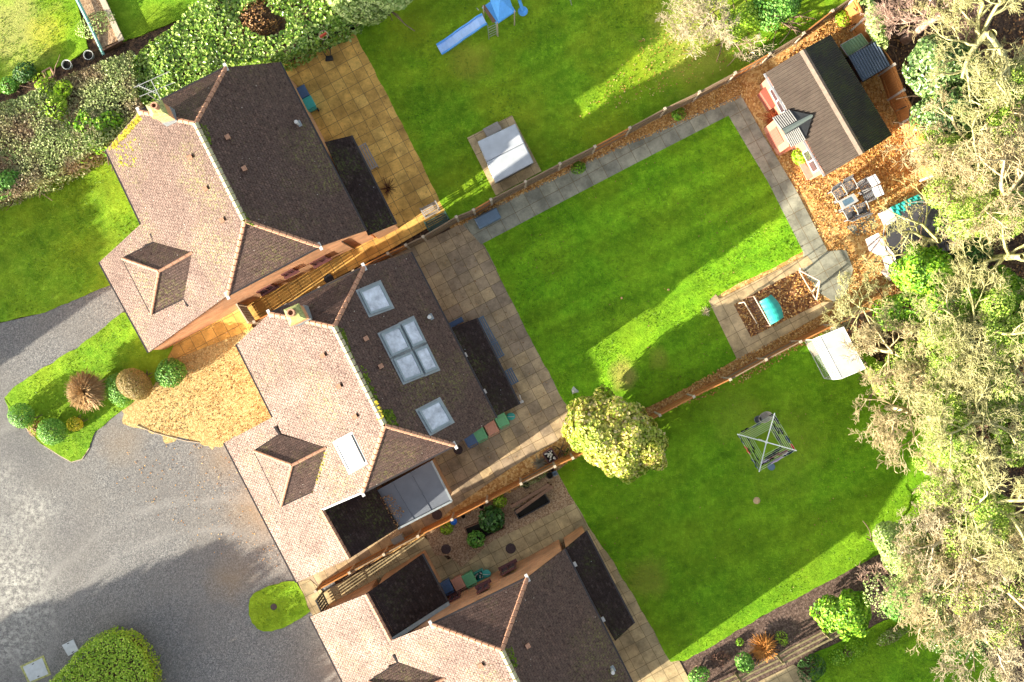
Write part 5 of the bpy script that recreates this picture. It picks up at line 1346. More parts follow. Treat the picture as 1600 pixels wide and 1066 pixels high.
# trampoline
c = P(1436,371,.75); rr = 1.72
t = thing('trampoline', 'large black trampoline half hidden under bare branches, pale pad slipped to one side', 'trampoline', (c.x,c.y,0))
mb = MB(); mb.lathe([(rr*.93,-.02),(rr*.93,0),(.01,-.03)], c, 44); mb.build('jumping_mat', plain('charcoal_mat', (0.055,0.055,0.065), .7, .3, var=.15), t)
mb = MB(); mb.tube([(c.x+rr*math.cos(k*math.pi/24), c.y+rr*math.sin(k*math.pi/24), c.z) for k in range(49)], .03, 8, cap=False); mb.build('frame_ring', m_steel, t)
for k in range(6):
    a = k*math.pi/3+.3; l = MB(); l.tube([(c.x+rr*math.cos(a),c.y+rr*math.sin(a),c.z),(c.x+rr*1.02*math.cos(a),c.y+rr*1.02*math.sin(a),0)], .03, 8); l.build('leg', m_steel, t)
mb = MB(); vs_ = []; outer = [(1353,373),(1362,371),(1378,386),(1392,402),(1378,434),(1390,437)]; 
strip = [((1352,374),(1372,364)), ((1358,392),(1385,383)), ((1378,402),(1397,397)), ((1383,418),(1403,415)), ((1376,425),(1407,431)), ((1390,439),(1407,433))]
for i, (a, b) in enumerate(strip):
    for j in range(4):
        x = a[0]+(b[0]-a[0])*j/3; y = a[1]+(b[1]-a[1])*j/3; z = .80-.35*(1-j/3)+random.uniform(-.04,.04); vs_.append(P(x, y, z))
mb.add(vs_, [(i*4+j,(i+1)*4+j,(i+1)*4+j+1,i*4+j+1) for i in range(5) for j in range(3)]); o = mb.build('safety_pad', plain('faded_pinkish_pad', (0.46,0.38,0.35), .6, .3, var=.12, nscale=5), t); o.modifiers.new('thick','SOLIDIFY').thickness = .03

# greenhouse
def greenhouse():
    zr, ze = 2.1, 1.5
    R0, R1 = P(1281,526,1.95), P(1315,591.5,1.95); L0, L1 = P(1269,531,1.35), P(1301,593,1.35); K0, K1 = P(1318,511,2.15), P(1352,576,2.15)
    c = (L0+L1+K0+K1)/4; t = thing('greenhouse', 'small greenhouse with a glaring white roof under bare twigs', 'greenhouse', (c.x,c.y,0))
    m_poly = plain('white_polycarbonate', (0.27,0.285,0.29), .55, .25, var=.1, nscale=2.5)
    mb = MB(); mb.slab([R0,R1,K1,K0], .012); mb.build('roof_panel', m_poly, t)
    G = Mat('clear_polycarbonate', .1, .8); G.color((0.62,0.66,0.62)); tr = G.n('ShaderNodeBsdfTransparent'); mx = G.n('ShaderNodeMixShader'); mx.inputs[0].default_value = .82
    G.l(G.b.outputs[0], mx.inputs[1]); G.l(tr.outputs[0], mx.inputs[2]); G.l(mx.outputs[0], G.t.nodes['Material Output'].inputs['Surface'])
    mb = MB(); mb.slab([L0,L1,R1,R0], .01); mb.build('roof_pane', G.m, t)
    dn = lambda p: Vector((p.x,p.y,.05))
    for a, b in ((L0,L1),(K0,K1)):
        mb = MB(); mb.add([dn(a),dn(b),b,a], [(0,1,2,3)]); mb.build('side_pane', G.m, t)
    for a, r_, b in ((L0,R0,K0),(L1,R1,K1)):
        mb = MB(); mb.add([dn(a),dn(b),b,r_,a], [(0,1,2,3,4)]); mb.build('gable_pane', G.m, t)
    fr = MB()
    for p in (L0,L1,K0,K1): fr.tube([dn(p), p], .02, 6)
    for a, b in ((L0,L1),(K0,K1),(R0,R1),(L0,R0),(R0,K0),(L1,R1),(R1,K1)): fr.tube([a,b], .022, 6)
    for k in (1, 2): fr.tube([L0.lerp(L1,k/3), R0.lerp(R1,k/3), K0.lerp(K1,k/3)], .016, 6)
    for a, b in ((L0,L1),(L1,K1),(K1,K0),(K0,L0)): fr.tube([dn(a),dn(b)], .02, 6)
    fr.build('frame', m_white, t)
    for k in (.25, .55, .8):
        p = L0.lerp(K1, k); s_ = MB(); s_.box((p.x-.2,p.y-.1,.35),(.7,.3,.05),VANG); s_.build('staging', m_timber_p, t)
greenhouse()

# swing seat with teal canopy, pale timber arch
t = thing('swing_seat', 'garden swing seat with bright teal canopy and white bars in the planting bed', 'swing seat', P(1190,490))
zc = 1.7
cp_ = [P(1186.7,471.6,zc), P(1204.4,459.8,zc), P(1212,468,zc+.12), P(1219,478,zc+.1), P(1225,496,zc), P(1205,507.7,zc)]
mb = MB(); n = 12; vs_ = []
e0, e1, e2, e3 = P(1187,471.5,zc), P(1205,507.5,zc), P(1225,495.5,zc), P(1205,460,zc)
for i in range(n+1):
    for j in range(9):
        p = e0.lerp(e1, i/n).lerp(e3.lerp(e2, i/n), j/8); bow = Vector((UX,UY,0))*.12*math.sin(math.pi*i/n)*(j/8)
        vs_.append((p.x+bow.x,p.y+bow.y,p.z+.14*math.sin(math.pi*j/8)-.05*abs(i/n-.5)*2+.012*math.sin(i*4.1+j*.5)))
mb.add(vs_, [(i*9+j,(i+1)*9+j,(i+1)*9+j+1,i*9+j+1) for i in range(n) for j in range(8)]); o = mb.build('canopy', m_tarp, t); o.modifiers.new('thick','SOLIDIFY').thickness = .025
for a, b in (((1178,463),(1204,509)), ((1163,472),(1183,506))):
    A, B = P(*a, 1.55 if a[0] > 1170 else .55), P(*b, 1.55 if a[0] > 1170 else .55)
    mb = MB(); mb.tube([A, B], .032, 8); mb.build('crossbar', m_timber_p, t)
    for q in (A, B):
        l = MB(); l.tube([(q.x,q.y,.02),(q.x,q.y,q.z)], .025, 8); l.build('leg', m_timber, t)
mb = MB(); mb.tube([P(1163,472,.55), P(1154,474,.4)], .035, 6); mb.build('foot_bar', m_timber_p, t)
mb = MB()
for i in range(8):
    f_ = i/7; A = P(1169+14*f_, 472+27*f_, .5); B = P(1183+14*f_, 465+27*f_, .5); mb.beam(A, B, .05, .025)
mb.build('seat', m_timber, t)
mb = MB()
for i in range(4):
    f_ = .35+i*.12; A = P(1178+20*f_, 463+36*f_, .9); B = P(1186+20*f_, 459+36*f_, .85); mb.beam(A, B, .07, .02)
mb.build('backrest_slats', m_timber_p, t)
t = thing('timber_tripod', 'pale timber poles lashed into a tripod at the end of the planting bed', 'tripod', P(1262,445))
ap = P(1281,439,2.2)
for a, b, r_ in ((P(1248,422,1.9), ap, .032), (P(1276,468,.9), ap, .04), (P(1256,424,.05), P(1250,420,2.0), .05), (P(1270,456,.02), ap, .05), (P(1249,424,1.8), P(1275,468,.9), .03)):
    mb = MB(); mb.tube([a, b], r_, 8); mb.build('pole', m_timber_p, t)
# ------------------------------------------------------------------ leaf and bark materials
lm_laurel = leafmat('laurel_leaves', [(0.06,0.15,0.012),(0.15,0.29,0.025),(0.28,0.43,0.05),(0.50,0.62,0.20)], rough=.3, spec=.5)
lm_mixed = leafmat('grey_green_leaves', [(0.08,0.11,0.025),(0.17,0.24,0.06),(0.31,0.39,0.12),(0.46,0.50,0.22)], big=(0.20,0.11,0.08), bigscale=.55)
lm_lime = leafmat('lime_leaves', [(0.14,0.28,0.01),(0.28,0.46,0.02),(0.48,0.62,0.07)])
lm_ball = leafmat('fresh_green_leaves', [(0.05,0.17,0.02),(0.12,0.32,0.035),(0.28,0.50,0.10)])
lm_dark = leafmat('deep_green_leaves', [(0.02,0.07,0.012),(0.05,0.14,0.025),(0.12,0.26,0.06)])
lm_flower = leafmat('cream_yellow_leaves', [(0.22,0.34,0.04),(0.46,0.50,0.06),(0.66,0.60,0.15),(0.66,0.52,0.30)], big=(0.26,0.40,0.03), bigscale=.5)
lm_holly = leafmat('blue_green_holly', [(0.03,0.08,0.02),(0.09,0.17,0.04),(0.20,0.31,0.09),(0.42,0.52,0.24)], rough=.3, spec=.5)
lm_ivy = leafmat('yellow_green_ivy', [(0.09,0.20,0.012),(0.22,0.40,0.03),(0.42,0.56,0.08),(0.62,0.70,0.20)])
lm_vivid = leafmat('vivid_green_leaves', [(0.06,0.18,0.01),(0.17,0.38,0.015),(0.38,0.58,0.05)])
lm_pale = leafmat('pale_green_leaves', [(0.18,0.30,0.07),(0.38,0.50,0.15),(0.58,0.66,0.28)])
lm_bronze = leafmat('brown_dry_leaves', [(0.14,0.06,0.02),(0.30,0.15,0.05),(0.50,0.30,0.12)])
lm_fallen = leafmat('fallen_leaves', [(0.28,0.11,0.03),(0.50,0.24,0.06),(0.66,0.38,0.10),(0.80,0.58,0.26)], trans=0.1)
lm_fallenp = leafmat('pale_fallen_leaves', [(0.42,0.20,0.05),(0.62,0.38,0.12),(0.75,0.55,0.26)], trans=0.1)
lm_olive = leafmat('clipped_olive_brown', [(0.17,0.12,0.035),(0.30,0.22,0.07),(0.42,0.32,0.12)])
lm_purple = leafmat('purple_brown_leaves', [(0.06,0.025,0.02),(0.14,0.07,0.05),(0.24,0.15,0.09)])
def bark(name, a, b):
    M = Mat(name, .85, .2); M.color(M.ramp(M.noise(3, 5, .7), [(.35, a), (.65, b)])); return M.m
bk_cream = bark('lichened_bark', (0.28,0.28,0.10), (0.60,0.55,0.27)); bk_tan = bark('tan_bark', (0.34,0.27,0.13), (0.60,0.50,0.28))
bk_grey = bark('pale_grey_bark', (0.30,0.25,0.15), (0.56,0.48,0.31)); bk_brown = bark('brown_bark', (0.10,0.065,0.045), (0.22,0.15,0.10))
bk_pinky = bark('pinkish_bark', (0.26,0.16,0.12), (0.50,0.35,0.27))

def tubes_np(name, polys, mat, parent, sides=3):
    """many thin branches of ONE plant as one mesh"""
    V = []; F = []; n0 = 0
    cs = [(math.cos(2*math.pi*k/sides), math.sin(2*math.pi*k/sides)) for k in range(sides)]
    for pts, rs in polys:
        P_ = np.asarray(pts, float); m = len(P_)
        d = np.gradient(P_, axis=0); d /= np.linalg.norm(d, axis=1)[:,None]+1e-9
        a = np.cross(d, (0.13,0.21,0.97)); a /= np.linalg.norm(a, axis=1)[:,None]+1e-9; b = np.cross(d, a)
        r = np.asarray(rs)[:,None]
        ring = np.stack([P_+(a*c+b*s_)*r for c, s_ in cs], 1).reshape(-1,3); V.append(ring)
        i = np.arange(m-1)[:,None]*sides; k = np.arange(sides)[None,:]; k2 = (k+1) % sides
        F.append((np.stack([i+k, i+k2, i+sides+k2, i+sides+k], -1).reshape(-1,4))+n0); n0 += m*sides
    return np_mesh(name, np.concatenate(V), np.concatenate(F), mat, parent)
def grow(p, d, L, r, depth, out, rnd, flat=0.55, kids=(3,5), wig=0.35, rmin=0.014):
    n = 5; pts = [p.copy()]; dd = d.copy()
    for i in range(n-1):
        dd = dd+rnd.normal(size=3)*wig*0.5; dd[2] = dd[2]*0.8+0.02; dd /= np.linalg.norm(dd); pts.append(pts[-1]+dd*L/(n-1))
    rs = [max(rmin, r*(1-.5*i/(n-1))) for i in range(n)]
    out.append((depth, pts, rs))
    if depth == 0: return
    k = rnd.integers(kids[0], kids[1]+1)
    for j in range(k):
        f = 0.3+0.7*(j+rnd.random()*.6)/k; f = min(f, .999); i = int(f*(n-1)); q = pts[i]+(pts[min(i+1,n-1)]-pts[i])*(f*(n-1)-i)
        e = pts[min(i+1,n-1)]-pts[max(i-1,0)]; e = e/np.linalg.norm(e)
        s_ = np.cross(e, rnd.normal(size=3)); s_ /= np.linalg.norm(s_)+1e-9
        nd = e*rnd.uniform(.35,.95)+s_*rnd.uniform(.5,1.0); nd[2] = nd[2]*flat+.05; nd /= np.linalg.norm(nd)
        grow(q, nd, L*rnd.uniform(.46,.76), r*.52, depth-1, out, rnd, flat, kids, wig, rmin)
def cloud(cx, cy, cz, rx, ry, rz_, dens, seed=0, gap=0.0, rot=ANG, lump=0.22, lumps=0.9, low=-0.35, depthf=0.35):
    """leaf positions and outward normals through the shell of a lumpy crown"""
    area = math.pi*(rx*ry+rx*rz_+ry*rz_)*1.2; n = int(area*dens)
    d = rg.normal(size=(n*2,3)); d /= np.linalg.norm(d, axis=1)[:,None]; d = d[d[:,2] > low][:n]
    base = d*np.array([rx,ry,rz_])
    lp = wob3(base+np.array([seed*3.1, seed*1.7, 0]), lumps)
    r = (1+lump*lp)*(1-depthf*rg.random(len(d))**2)
    if gap: m = wob3(base+np.array([seed*5.3+9, 4-seed, 0]), lumps*1.3)-(rg.random(len(d))-.5)*.6 > gap-1; base, r, d = base[m], r[m], d[m]
    p = base*r[:,None]; c, s_ = math.cos(rot), math.sin(rot)
    x = p[:,0]*c-p[:,1]*s_+cx; y = p[:,0]*s_+p[:,1]*c+cy
    nx = d[:,0]*c-d[:,1]*s_; ny = d[:,0]*s_+d[:,1]*c
    return np.stack([x, y, np.maximum(p[:,2]+cz, .03)], 1), np.stack([nx, ny, d[:,2]], 1)
def shrub(name, label, cat, px, py, rx, ry, H, mat, leaf=.1, dens=260, gap=0, seed=0, lump=.15, lumps=.8, group=None, core=None, zc=None, low=-.35, stemm=None, up=.35, aspect=1.5, rot=ANG):
    """px,py = middle of the crown in the photo; rx, ry in metres; H its height"""
    zm = H*.6 if zc is None else zc
    p = P(px, py, zm); t = thing(name, label, cat, (p.x,p.y,0), 0, group)
    pts, nr = cloud(p.x, p.y, zm, rx, ry, H-zm, dens, seed, gap, rot, lump, lumps, low)
    leaves('crown', pts, leaf, mat, t, up=up, out=nr, aspect=aspect)
    polys = []; rnd = np.random.default_rng(seed+77)
    for k in range(7):
        a = rnd.uniform(0, 6.28); out = []
        grow(np.array([p.x+.05*math.cos(a), p.y+.05*math.sin(a), 0.0]), np.array([math.cos(a)*(.5 if H < 3 else .2), math.sin(a)*(.5 if H < 3 else .2), .8]), zm*1.1, .03+.012*H, 1, out, rnd, .8, (2,3))
        polys += [(q, r_) for _, q, r_ in out]
    tubes_np('stems', polys, stemm or bk_brown, t, 5)
    return t

def hedge(name, label, px, z, mats, leaf, dens, lumps=1.0, amp=.25, side_m=None, group=None, hole=None, cut=None, base=0.0):
    """clipped or loose hedge: leaves over an uneven top and down its sides, dark woody core inside; px = photo outline of its top"""
    poly = [P(a, b, z) for a, b in px]; c = sum(poly, Vector((0,0,0)))/len(poly)
    t = thing(name, label, 'hedge', (c.x,c.y,0), 0, group); P2 = [(p.x,p.y) for p in poly]
    A = abs(sum(P2[i][0]*P2[(i+1)%len(P2)][1]-P2[(i+1)%len(P2)][0]*P2[i][1] for i in range(len(P2))))/2
    x, y = scatter(P2, int(A*dens)); h = z+amp*wob(x, y, lumps)-.3*rg.random(len(x))**2
    if hole is not None:
        hp = P(hole[0], hole[1], z); m = ((x-hp.x)/hole[2])**2+((y-hp.y)/hole[3])**2+.9*wob(x, y, .7) > 1; x, y, h = x[m], y[m], h[m]
    top = np.stack([x,y,h],1)
    S = []; O = []
    n = len(P2); s_ = 1 if sum(P2[i][0]*P2[(i+1)%n][1]-P2[(i+1)%n][0]*P2[i][1] for i in range(n)) > 0 else -1
    for i in range(n):
        a, b = P2[i], P2[(i+1)%n]; L = math.hypot(b[0]-a[0], b[1]-a[1]); k = int(L*z*dens*.55)
        f = rg.random(k); zz = z*rg.random(k)**.8; ox, oy = (b[1]-a[1])/L*s_, -(b[0]-a[0])/L*s_
        jit = .12*wob(a[0]+(b[0]-a[0])*f+zz, a[1]+(b[1]-a[1])*f, .8)+.05*rg.normal(size=k)-.08+.10*(1-zz/z)
        S.append(np.stack([a[0]+(b[0]-a[0])*f+ox*jit, a[1]+(b[1]-a[1])*f+oy*jit, zz],1)); O.append(np.tile([ox,oy,.3],(k,1)))
    S = np.concatenate(S); O = np.concatenate(O)
    pts = np.concatenate([top, S]); nr = np.concatenate([np.tile([0,0,1.0],(len(top),1)), O])
    if isinstance(mats, (list, tuple)):
        zone = wob(pts[:,0], pts[:,1], 3.2); first = zone < cut
        leaves('foliage', pts[first], leaf, mats[0], t, up=.3, out=nr[first]); leaves('foliage', pts[~first], leaf*.9, mats[1], t, up=.3, out=nr[~first])
    else: leaves('foliage', pts, leaf, mats, t, up=.3, out=nr)
    cm = MB(); k = inset_loop([Vector((a,b,0)) for a, b in P2], .35); cm.prism([(q.x,q.y) for q in k], 0.0, z*.62); cm.build('woody_core', m_soil, t)
    return t

# ------------------------------------------------------------------ hedges and bushes on the left
hedge('laurel_hedge', 'glossy bright green laurel hedge above the top house and golden patio', [(204,150),(206,96),(216,80),(265,45),(320,-10),(350,-60),(575,-60),(556,30),(500,60),(441,92),(357,104),(262,150),(232,166)], 2.0, lm_laurel, .16, 210, 1.1, .22, hole=(405,30,.95,.8))
hedge('mixed_hedge', 'broad grey green and purplish hedge between the front lawn and the neighbour border', [(-110,215),(0,163),(60,138),(96,121),(150,98),(205,78),(214,150),(224,170),(190,199),(166,226),(90,268),(30,296),(-110,345)], 2.1, [lm_mixed, lm_ball], .095, 430, 1.3, .22, cut=.9)
shrub('lime_bush','lime green patch of bush within the grey hedge near the two round pots','bush',86,150,.8,.95,2.3,lm_lime,.13,190,seed=1,zc=1.75,lump=.5,lumps=.5,gap=.4)
shrub('green_bush','bright green leafy bush in the hedge by the corner of the front lawn','bush',150,202,1.2,1.0,2.35,lm_vivid,.14,190,seed=2,zc=1.75,lump=.5,lumps=.5,gap=.4)
shrub('green_bush','small leafy green bush at the left edge beside the front lawn','bush',8,288,1.1,.6,2.3,lm_ball,.12,260,seed=3,zc=1.7)
shrub('twiggy_bush','dead brown twiggy bush filling the gap in the laurel hedge','bush',402,30,1.1,.95,2.1,lm_bronze,.09,120,seed=4,gap=.5,stemm=bk_pinky)
shrub('dark_bush','low dark bush in the neighbour border left of the square planter','bush',38,112,.65,.5,.8,lm_dark,.1,260,seed=5)
shrub('dark_bush','low green bush in the neighbour border at the left photo edge','bush',14,134,.5,.4,.7,lm_ball,.1,260,seed=6)
shrub('leafy_weeds','pale yellow green weeds growing in the timber raised bed','weeds',148,38,.55,1.1,.6,lm_pale,.08,180,seed=7,rot=VANG,gap=.5)
shrub('round_tree','pale green round-topped tree cut by the top edge above the play lawn','tree',582,-50,2.7,2.2,4.6,lm_pale,.17,260,seed=8,lump=.12,lumps=.7,zc=2.7,low=-.8)
# verge bushes
def grassclump(label, px, py, r, H, mat, n=1500, name='ornamental_grass', w_=.014, cat='ornamental grass', droop=1.0, bare=0.0):
    p = P(px, py, H*.6); t = thing(name, label, cat, (p.x,p.y,0)); polys = []
    for i in range(n):
        a = rg.uniform(0, 6.28); f = rg.random()**.5; R_ = r*f*rg.uniform(.8,1.08); h = H*(1-.35*f*f)*rg.uniform(.8,1.05); k = rg.normal(size=2)*.06
        pts = [(p.x+.12*r*math.cos(a)*j, p.y+.12*r*math.sin(a)*j, 0) for j in (f,)]
        for u in (.35,.7,1.0):
            hh = h*math.sin(u*math.pi*.5*(1+.35*droop*f)); pts.append((p.x+(R_*u**1.3)*math.cos(a)+k[0]*u, p.y+(R_*u**1.3)*math.sin(a)+k[1]*u, max(.04, hh)))
        polys.append((pts, [w_, w_, w_*.8, w_*.5]))
    tubes_np('blades', polys, mat, t, 3); return t
m_straw = leafmat('russet_straw', [(0.22,0.12,0.045),(0.42,0.25,0.10),(0.60,0.42,0.20)], trans=.1)
grassclump('large shaggy dome of russet ornamental grass on the verge', 134, 611, 1.0, 1.35, m_straw, 3200)
shrub('clipped_bush','egg-shaped clipped olive brown bush leaning over a green one','bush',210,601,.88,.72,1.5,lm_olive,.05,1500,seed=9,lump=.03,zc=.75,low=-.8,rot=-.6)
shrub('green_bush','pale green bush peeping from behind the olive brown clipped bush','bush',187,609,.62,.8,.95,lm_ball,.06,800,seed=10,lump=.13,lumps=.5,zc=.5,low=-.8)
shrub('round_bush','round glossy green bush touching the paving corner of the top house','bush',266,583,.78,.66,1.15,lm_ball,.085,520,seed=11,lump=.15,lumps=.5,zc=.6,low=-.8)
shrub('round_bush','clipped green ball bush at the left tip of the verge lawn','bush',34,650,.6,.6,1.05,lm_ball,.06,900,seed=12,lump=.13,lumps=.5,zc=.55,low=-.8)
shrub('round_bush','larger clipped green ball bush on the verge edge right of the tip','bush',81,675,.66,.68,1.15,lm_ball,.06,900,seed=13,lump=.13,lumps=.5,zc=.6,low=-.8)
shrub('golden_bush','small golden yellow bush between the ball bush and russet grass','bush',118,663,.42,.33,.6,leafmat('golden_leaves',[(0.40,0.38,0.01),(0.66,0.58,0.02),(0.75,0.68,0.10)]),.08,420,seed=14,lump=.3,lumps=.4)
shrub('low_heather','low reddish green plants between the two clipped ball bushes','ground plant',57,668,.38,.42,.35,lm_bronze,.06,420,seed=15,lump=.3)
hedge('clipped_hedge','rounded yellow green clipped hedge at the bottom left of the drive', [(60,1090),(95,1048),(118,1022),(145,1001),(170,990),(198,996),(220,1018),(236,1050),(244,1100),(240,1180),(60,1180)], 1.3, lm_lime, .10, 420, .7, .05)
# kept-low plants and border fillers
shrub('leafy_plant','dark glossy leafy plant filling the timber box on the shingle','plant',768,812,.58,.56,.8,lm_dark,.2,150,seed=16,lump=.2)
shrub('leafy_plant','smaller mid green leafy plant at the box corner, nearest the tan path','plant',742,844,.42,.4,.6,lm_ball,.14,220,seed=17,lump=.2)
shrub('lime_plant','lime green plant against the lower fence above the timber box','plant',781,784,.34,.32,.5,lm_lime,.1,300,seed=18)
shrub('lime_plant','lime green plant left of the blue bucket on the shingle','plant',697,826,.34,.3,.5,lm_lime,.1,300,seed=19)
grassclump('grey green sedge clump in the russet mulch left of the pebble tub', 843, 724, .38, .45, plain('sedge',(0.30,0.27,0.20),.8), 260, name='sedge_clump', cat='grass clump')
shrub('low_bush','half dead low bush under the round tree beside the pebble tub','bush',876,704,.5,.4,.6,lm_dark,.08,200,seed=20,gap=.4)
shrub('mixed_plants','straggly plants in pots by the fence behind the dark trellis','plants',834,748,.75,.22,.5,lm_mixed,.07,260,seed=21,gap=.4)
shrub('small_plant','small lime plant in the russet border against the fence, left one','plant',904,263,.38,.28,.4,lm_vivid,.09,320,seed=22,gap=.3)
shrub('small_plant','small green plant in the leafy border halfway along the long path','plant',1060,178,.36,.3,.4,lm_vivid,.09,320,seed=23,gap=.3)
shrub('lime_plant','bushy lime plant against the front of the pink summerhouse','plant',1250,245,.4,.44,1.0,lm_lime,.13,260,seed=24)
grassclump('russet stems of a cut back plant beside the summerhouse porch', 1210, 186, .6, .6, plain('russet_stem',(0.34,0.09,0.03),.8), 240, name='russet_plant', cat='plant', w_=.018)
shrub('lime_plant','spiky lime plant by the fence end behind the summerhouse','plant',1318,28,.42,.4,.6,lm_lime,.13,200,seed=25,gap=.3)
grassclump('pale spiky clump beside the planting bed path', 1103, 487, .25, .2, bk_grey, 60, name='dry_clump', cat='dead plant')
grassclump('dark red fallen creeper debris beside the lean-to of the top house', 606, 294, .55, .25, plain('dark_red_twig',(0.10,0.03,0.02),.9), 60, name='dead_creeper', cat='dead plant', w_=.012)
# the round flowering tree by the patio
shrub('flowering_tree','big round cream and yellow flowering bush-tree at the patio corner','tree',960,680,2.45,1.75,3.2,lm_flower,.17,330,seed=26,lump=.20,lumps=.55,zc=1.7,low=-.6,rot=-.35,up=.2)
# lower right border
shrub('golden_green_shrub','dense green shrub with yellow sunlit top in the purple mulch border','shrub',1322,957,1.25,1.15,1.9,lm_vivid,.15,300,seed=27,lump=.3,lumps=.5,zc=1.1,low=-.6)
grassclump('orange brown dead fern clump beside the rail fence', 1193, 1012, .75, .55, plain('orange_fern',(0.50,0.22,0.05),.85,var=.3), 420, name='dead_fern', cat='fern', w_=.022)
shrub('green_shrub','low dark green shrub left of the orange fern','shrub',1164,1036,.42,.5,.8,lm_ball,.11,300,seed=28)
shrub('green_shrub','low loose green shrub by the lower end of the tan patio','shrub',1092,1056,.6,.42,.7,lm_ball,.1,240,seed=29,gap=.3)
shrub('lime_plant','small lime plants on the mulch right of the orange fern','plant',1222,998,.3,.42,.3,lm_lime,.08,260,seed=30,gap=.5)
shrub('lime_plant','tiny round green plant on the mulch close to the lawn','plant',1156,1003,.2,.2,.25,lm_vivid,.06,500,seed=31)
shrub('spiky_plant','dark spiky plant beside the corner patio under the rail fence','plant',1270,1045,.7,.65,.7,lm_dark,.2,110,seed=32,aspect=4)
shrub('creeping_plants','straggly creeping green plants below the rail fence','plants',1325,1020,1.1,.5,.4,lm_vivid,.08,230,seed=33,gap=.55)
shrub('creeping_plants','straggly grey green plants by the end of the rail fence','plants',1395,992,.9,.35,.5,lm_mixed,.09,200,seed=34,gap=.4)
shrub('small_plant','pale plant under dead stems in the middle of the mulch border','plant',1125,1030,.5,.4,.4,lm_purple,.07,200,seed=35,gap=.4)

# ------------------------------------------------------------------ the tree belt on the right
def bare_tree(label, px, py, H, sp, bm, ivy=None, seed=0, z=None, limbs=6, depth=5, kids=(3,4), tr=.16, leafs=.085, ivr=.75, name='bare_tree', lean=(0,0), dens=170, ivz=.5, fl=.5, rmin=.009, cat='tree'):
    z = z or H*.75; p = P(px, py, z); rnd = np.random.default_rng(seed+500)
    t = thing(name, label, cat, (p.x,p.y,0), 0, 'trees in the belt along the right side')
    ht = H*.45; b = np.array([p.x-lean[0]*.5, p.y-lean[1]*.5, 0.0]); tp = np.array([p.x, p.y, ht])
    tk = [b, b*.6+tp*.4+np.array([.1,.05,0]), tp, tp+np.array([.1,-.1,H*.2])]
    tubes_np('trunk', [(tk, [tr*1.5, tr*1.1, tr, tr*.75])], bm, t, 10)
    out = []
    for k in range(limbs):
        a = 2*math.pi*k/limbs+rnd.uniform(-.4,.4); s0 = tp+np.array([0,0,H*.2*rnd.random()])
        d = np.array([math.cos(a), math.sin(a), rnd.uniform(.25,.9)]); d[0] += lean[0]*.3; d[1] += lean[1]*.3; d /= np.linalg.norm(d)
        grow(s0, d, sp*rnd.uniform(.5,.68), tr*.62, depth, out, rnd, fl, kids, .38, rmin)
    tubes_np('branches', [(q, r_) for dp, q, r_ in out], bm, t, 3)
    if ivy:
        P_ = []; N_ = []
        for k in range(11):
            a = rnd.uniform(0, 6.28); q = rnd.uniform(.1, ivr)*sp; rr = sp*rnd.uniform(.20,.34)
            a_, b_ = cloud(p.x+q*math.cos(a), p.y+q*math.sin(a), ivz*H+rnd.uniform(-.1,.12)*H, rr, rr*rnd.uniform(.7,1), rr*.8, dens*1.25, seed+k, .28, rnd.uniform(0,3), .3, .7); P_.append(a_); N_.append(b_)
        leaves('ivy', np.concatenate(P_), leafs, ivy, t, up=.25, out=np.concatenate(N_))
    return t
B = bare_tree
B('bare pinkish branched tree at the top right, over dark ground', 1480, 12, 6.5, 2.6, bk_pinky, None, 1, limbs=5)
B('gnarled bare tree with thick pale green limbs in the top right corner', 1562, 40, 8.5, 3.6, bk_cream, None, 2, tr=.26, limbs=6)
B('bare tree crossing the right edge level with the mossy rear roof', 1590, 150, 8, 3.2, bk_cream, lm_ivy, 3, tr=.22, ivr=.5)
B('ivy clad yellow green tree right of the blue green holly', 1535, 215, 7, 2.8, bk_tan, lm_ivy, 4, dens=230)
B('ivy clad tree with pale twigs beyond the corner of the end fence', 1566, 280, 7, 2.5, bk_cream, lm_ivy, 5, dens=130)
B('bare twiggy tree at the right edge level with the table and chairs', 1585, 300, 8.5, 3.2, bk_tan, lm_ivy, 6, tr=.2, dens=120)
B('bare pale tree spreading its limbs over the black trampoline', 1468, 372, 5.2, 3.3, bk_cream, None, 7, z=3.6, lean=(-.9,0), limbs=6, kids=(2,4), tr=.15)
B('bare lichened tree right of the bright conifer', 1608, 395, 8, 2.8, bk_cream, None, 8)
B('ivy covered tree with long pale branches behind the greenhouse', 1545, 510, 7.5, 3.0, bk_cream, lm_ivy, 9, dens=200)
B('tangled golden twigged tree above the greenhouse', 1395, 548, 4.8, 2.3, bk_tan, None, 10, z=3.2, kids=(3,4), tr=.11)
B('bare tree at the right edge below the middle, full of yellow ivy', 1592, 560, 8, 3.2, bk_cream, lm_ivy, 11, dens=210)
B('leafy yellow green tree between the greenhouse and the lawn corner', 1478, 585, 6, 2.5, bk_cream, lm_ivy, 12, dens=180)
B('dense golden twigged thicket tree overhanging the lower lawn', 1432, 645, 5.2, 2.7, bk_tan, None, 13, z=3.6, limbs=8, kids=(3,4), tr=.12)
B('ivy hung tree with cream limbs level with the clothes airer', 1545, 660, 7.5, 3.2, bk_cream, lm_ivy, 14, dens=230)
B('yellow leafed ivy tree at the far corner of the lower lawn', 1505, 752, 5.5, 2.0, bk_grey, lm_ivy, 15, z=4, dens=170)
B('forked pale tree at the right edge over dark purple ground', 1572, 790, 7.5, 3.4, bk_cream, lm_ivy, 16, dens=110, tr=.2)
B('white limbed bare tree leaning over the curved lawn edge', 1522, 842, 6.5, 2.7, bk_grey, None, 17, tr=.19, limbs=7)
B('fine twigged bare tree above the small corner lawn', 1465, 925, 5, 2.9, bk_tan, lm_pale, 18, z=3.5, limbs=8, kids=(3,4), tr=.12, dens=60)
B('brown tinted bare tree at the right edge near the bottom', 1580, 925, 6.5, 2.9, bk_tan, lm_ivy, 19, dens=50)
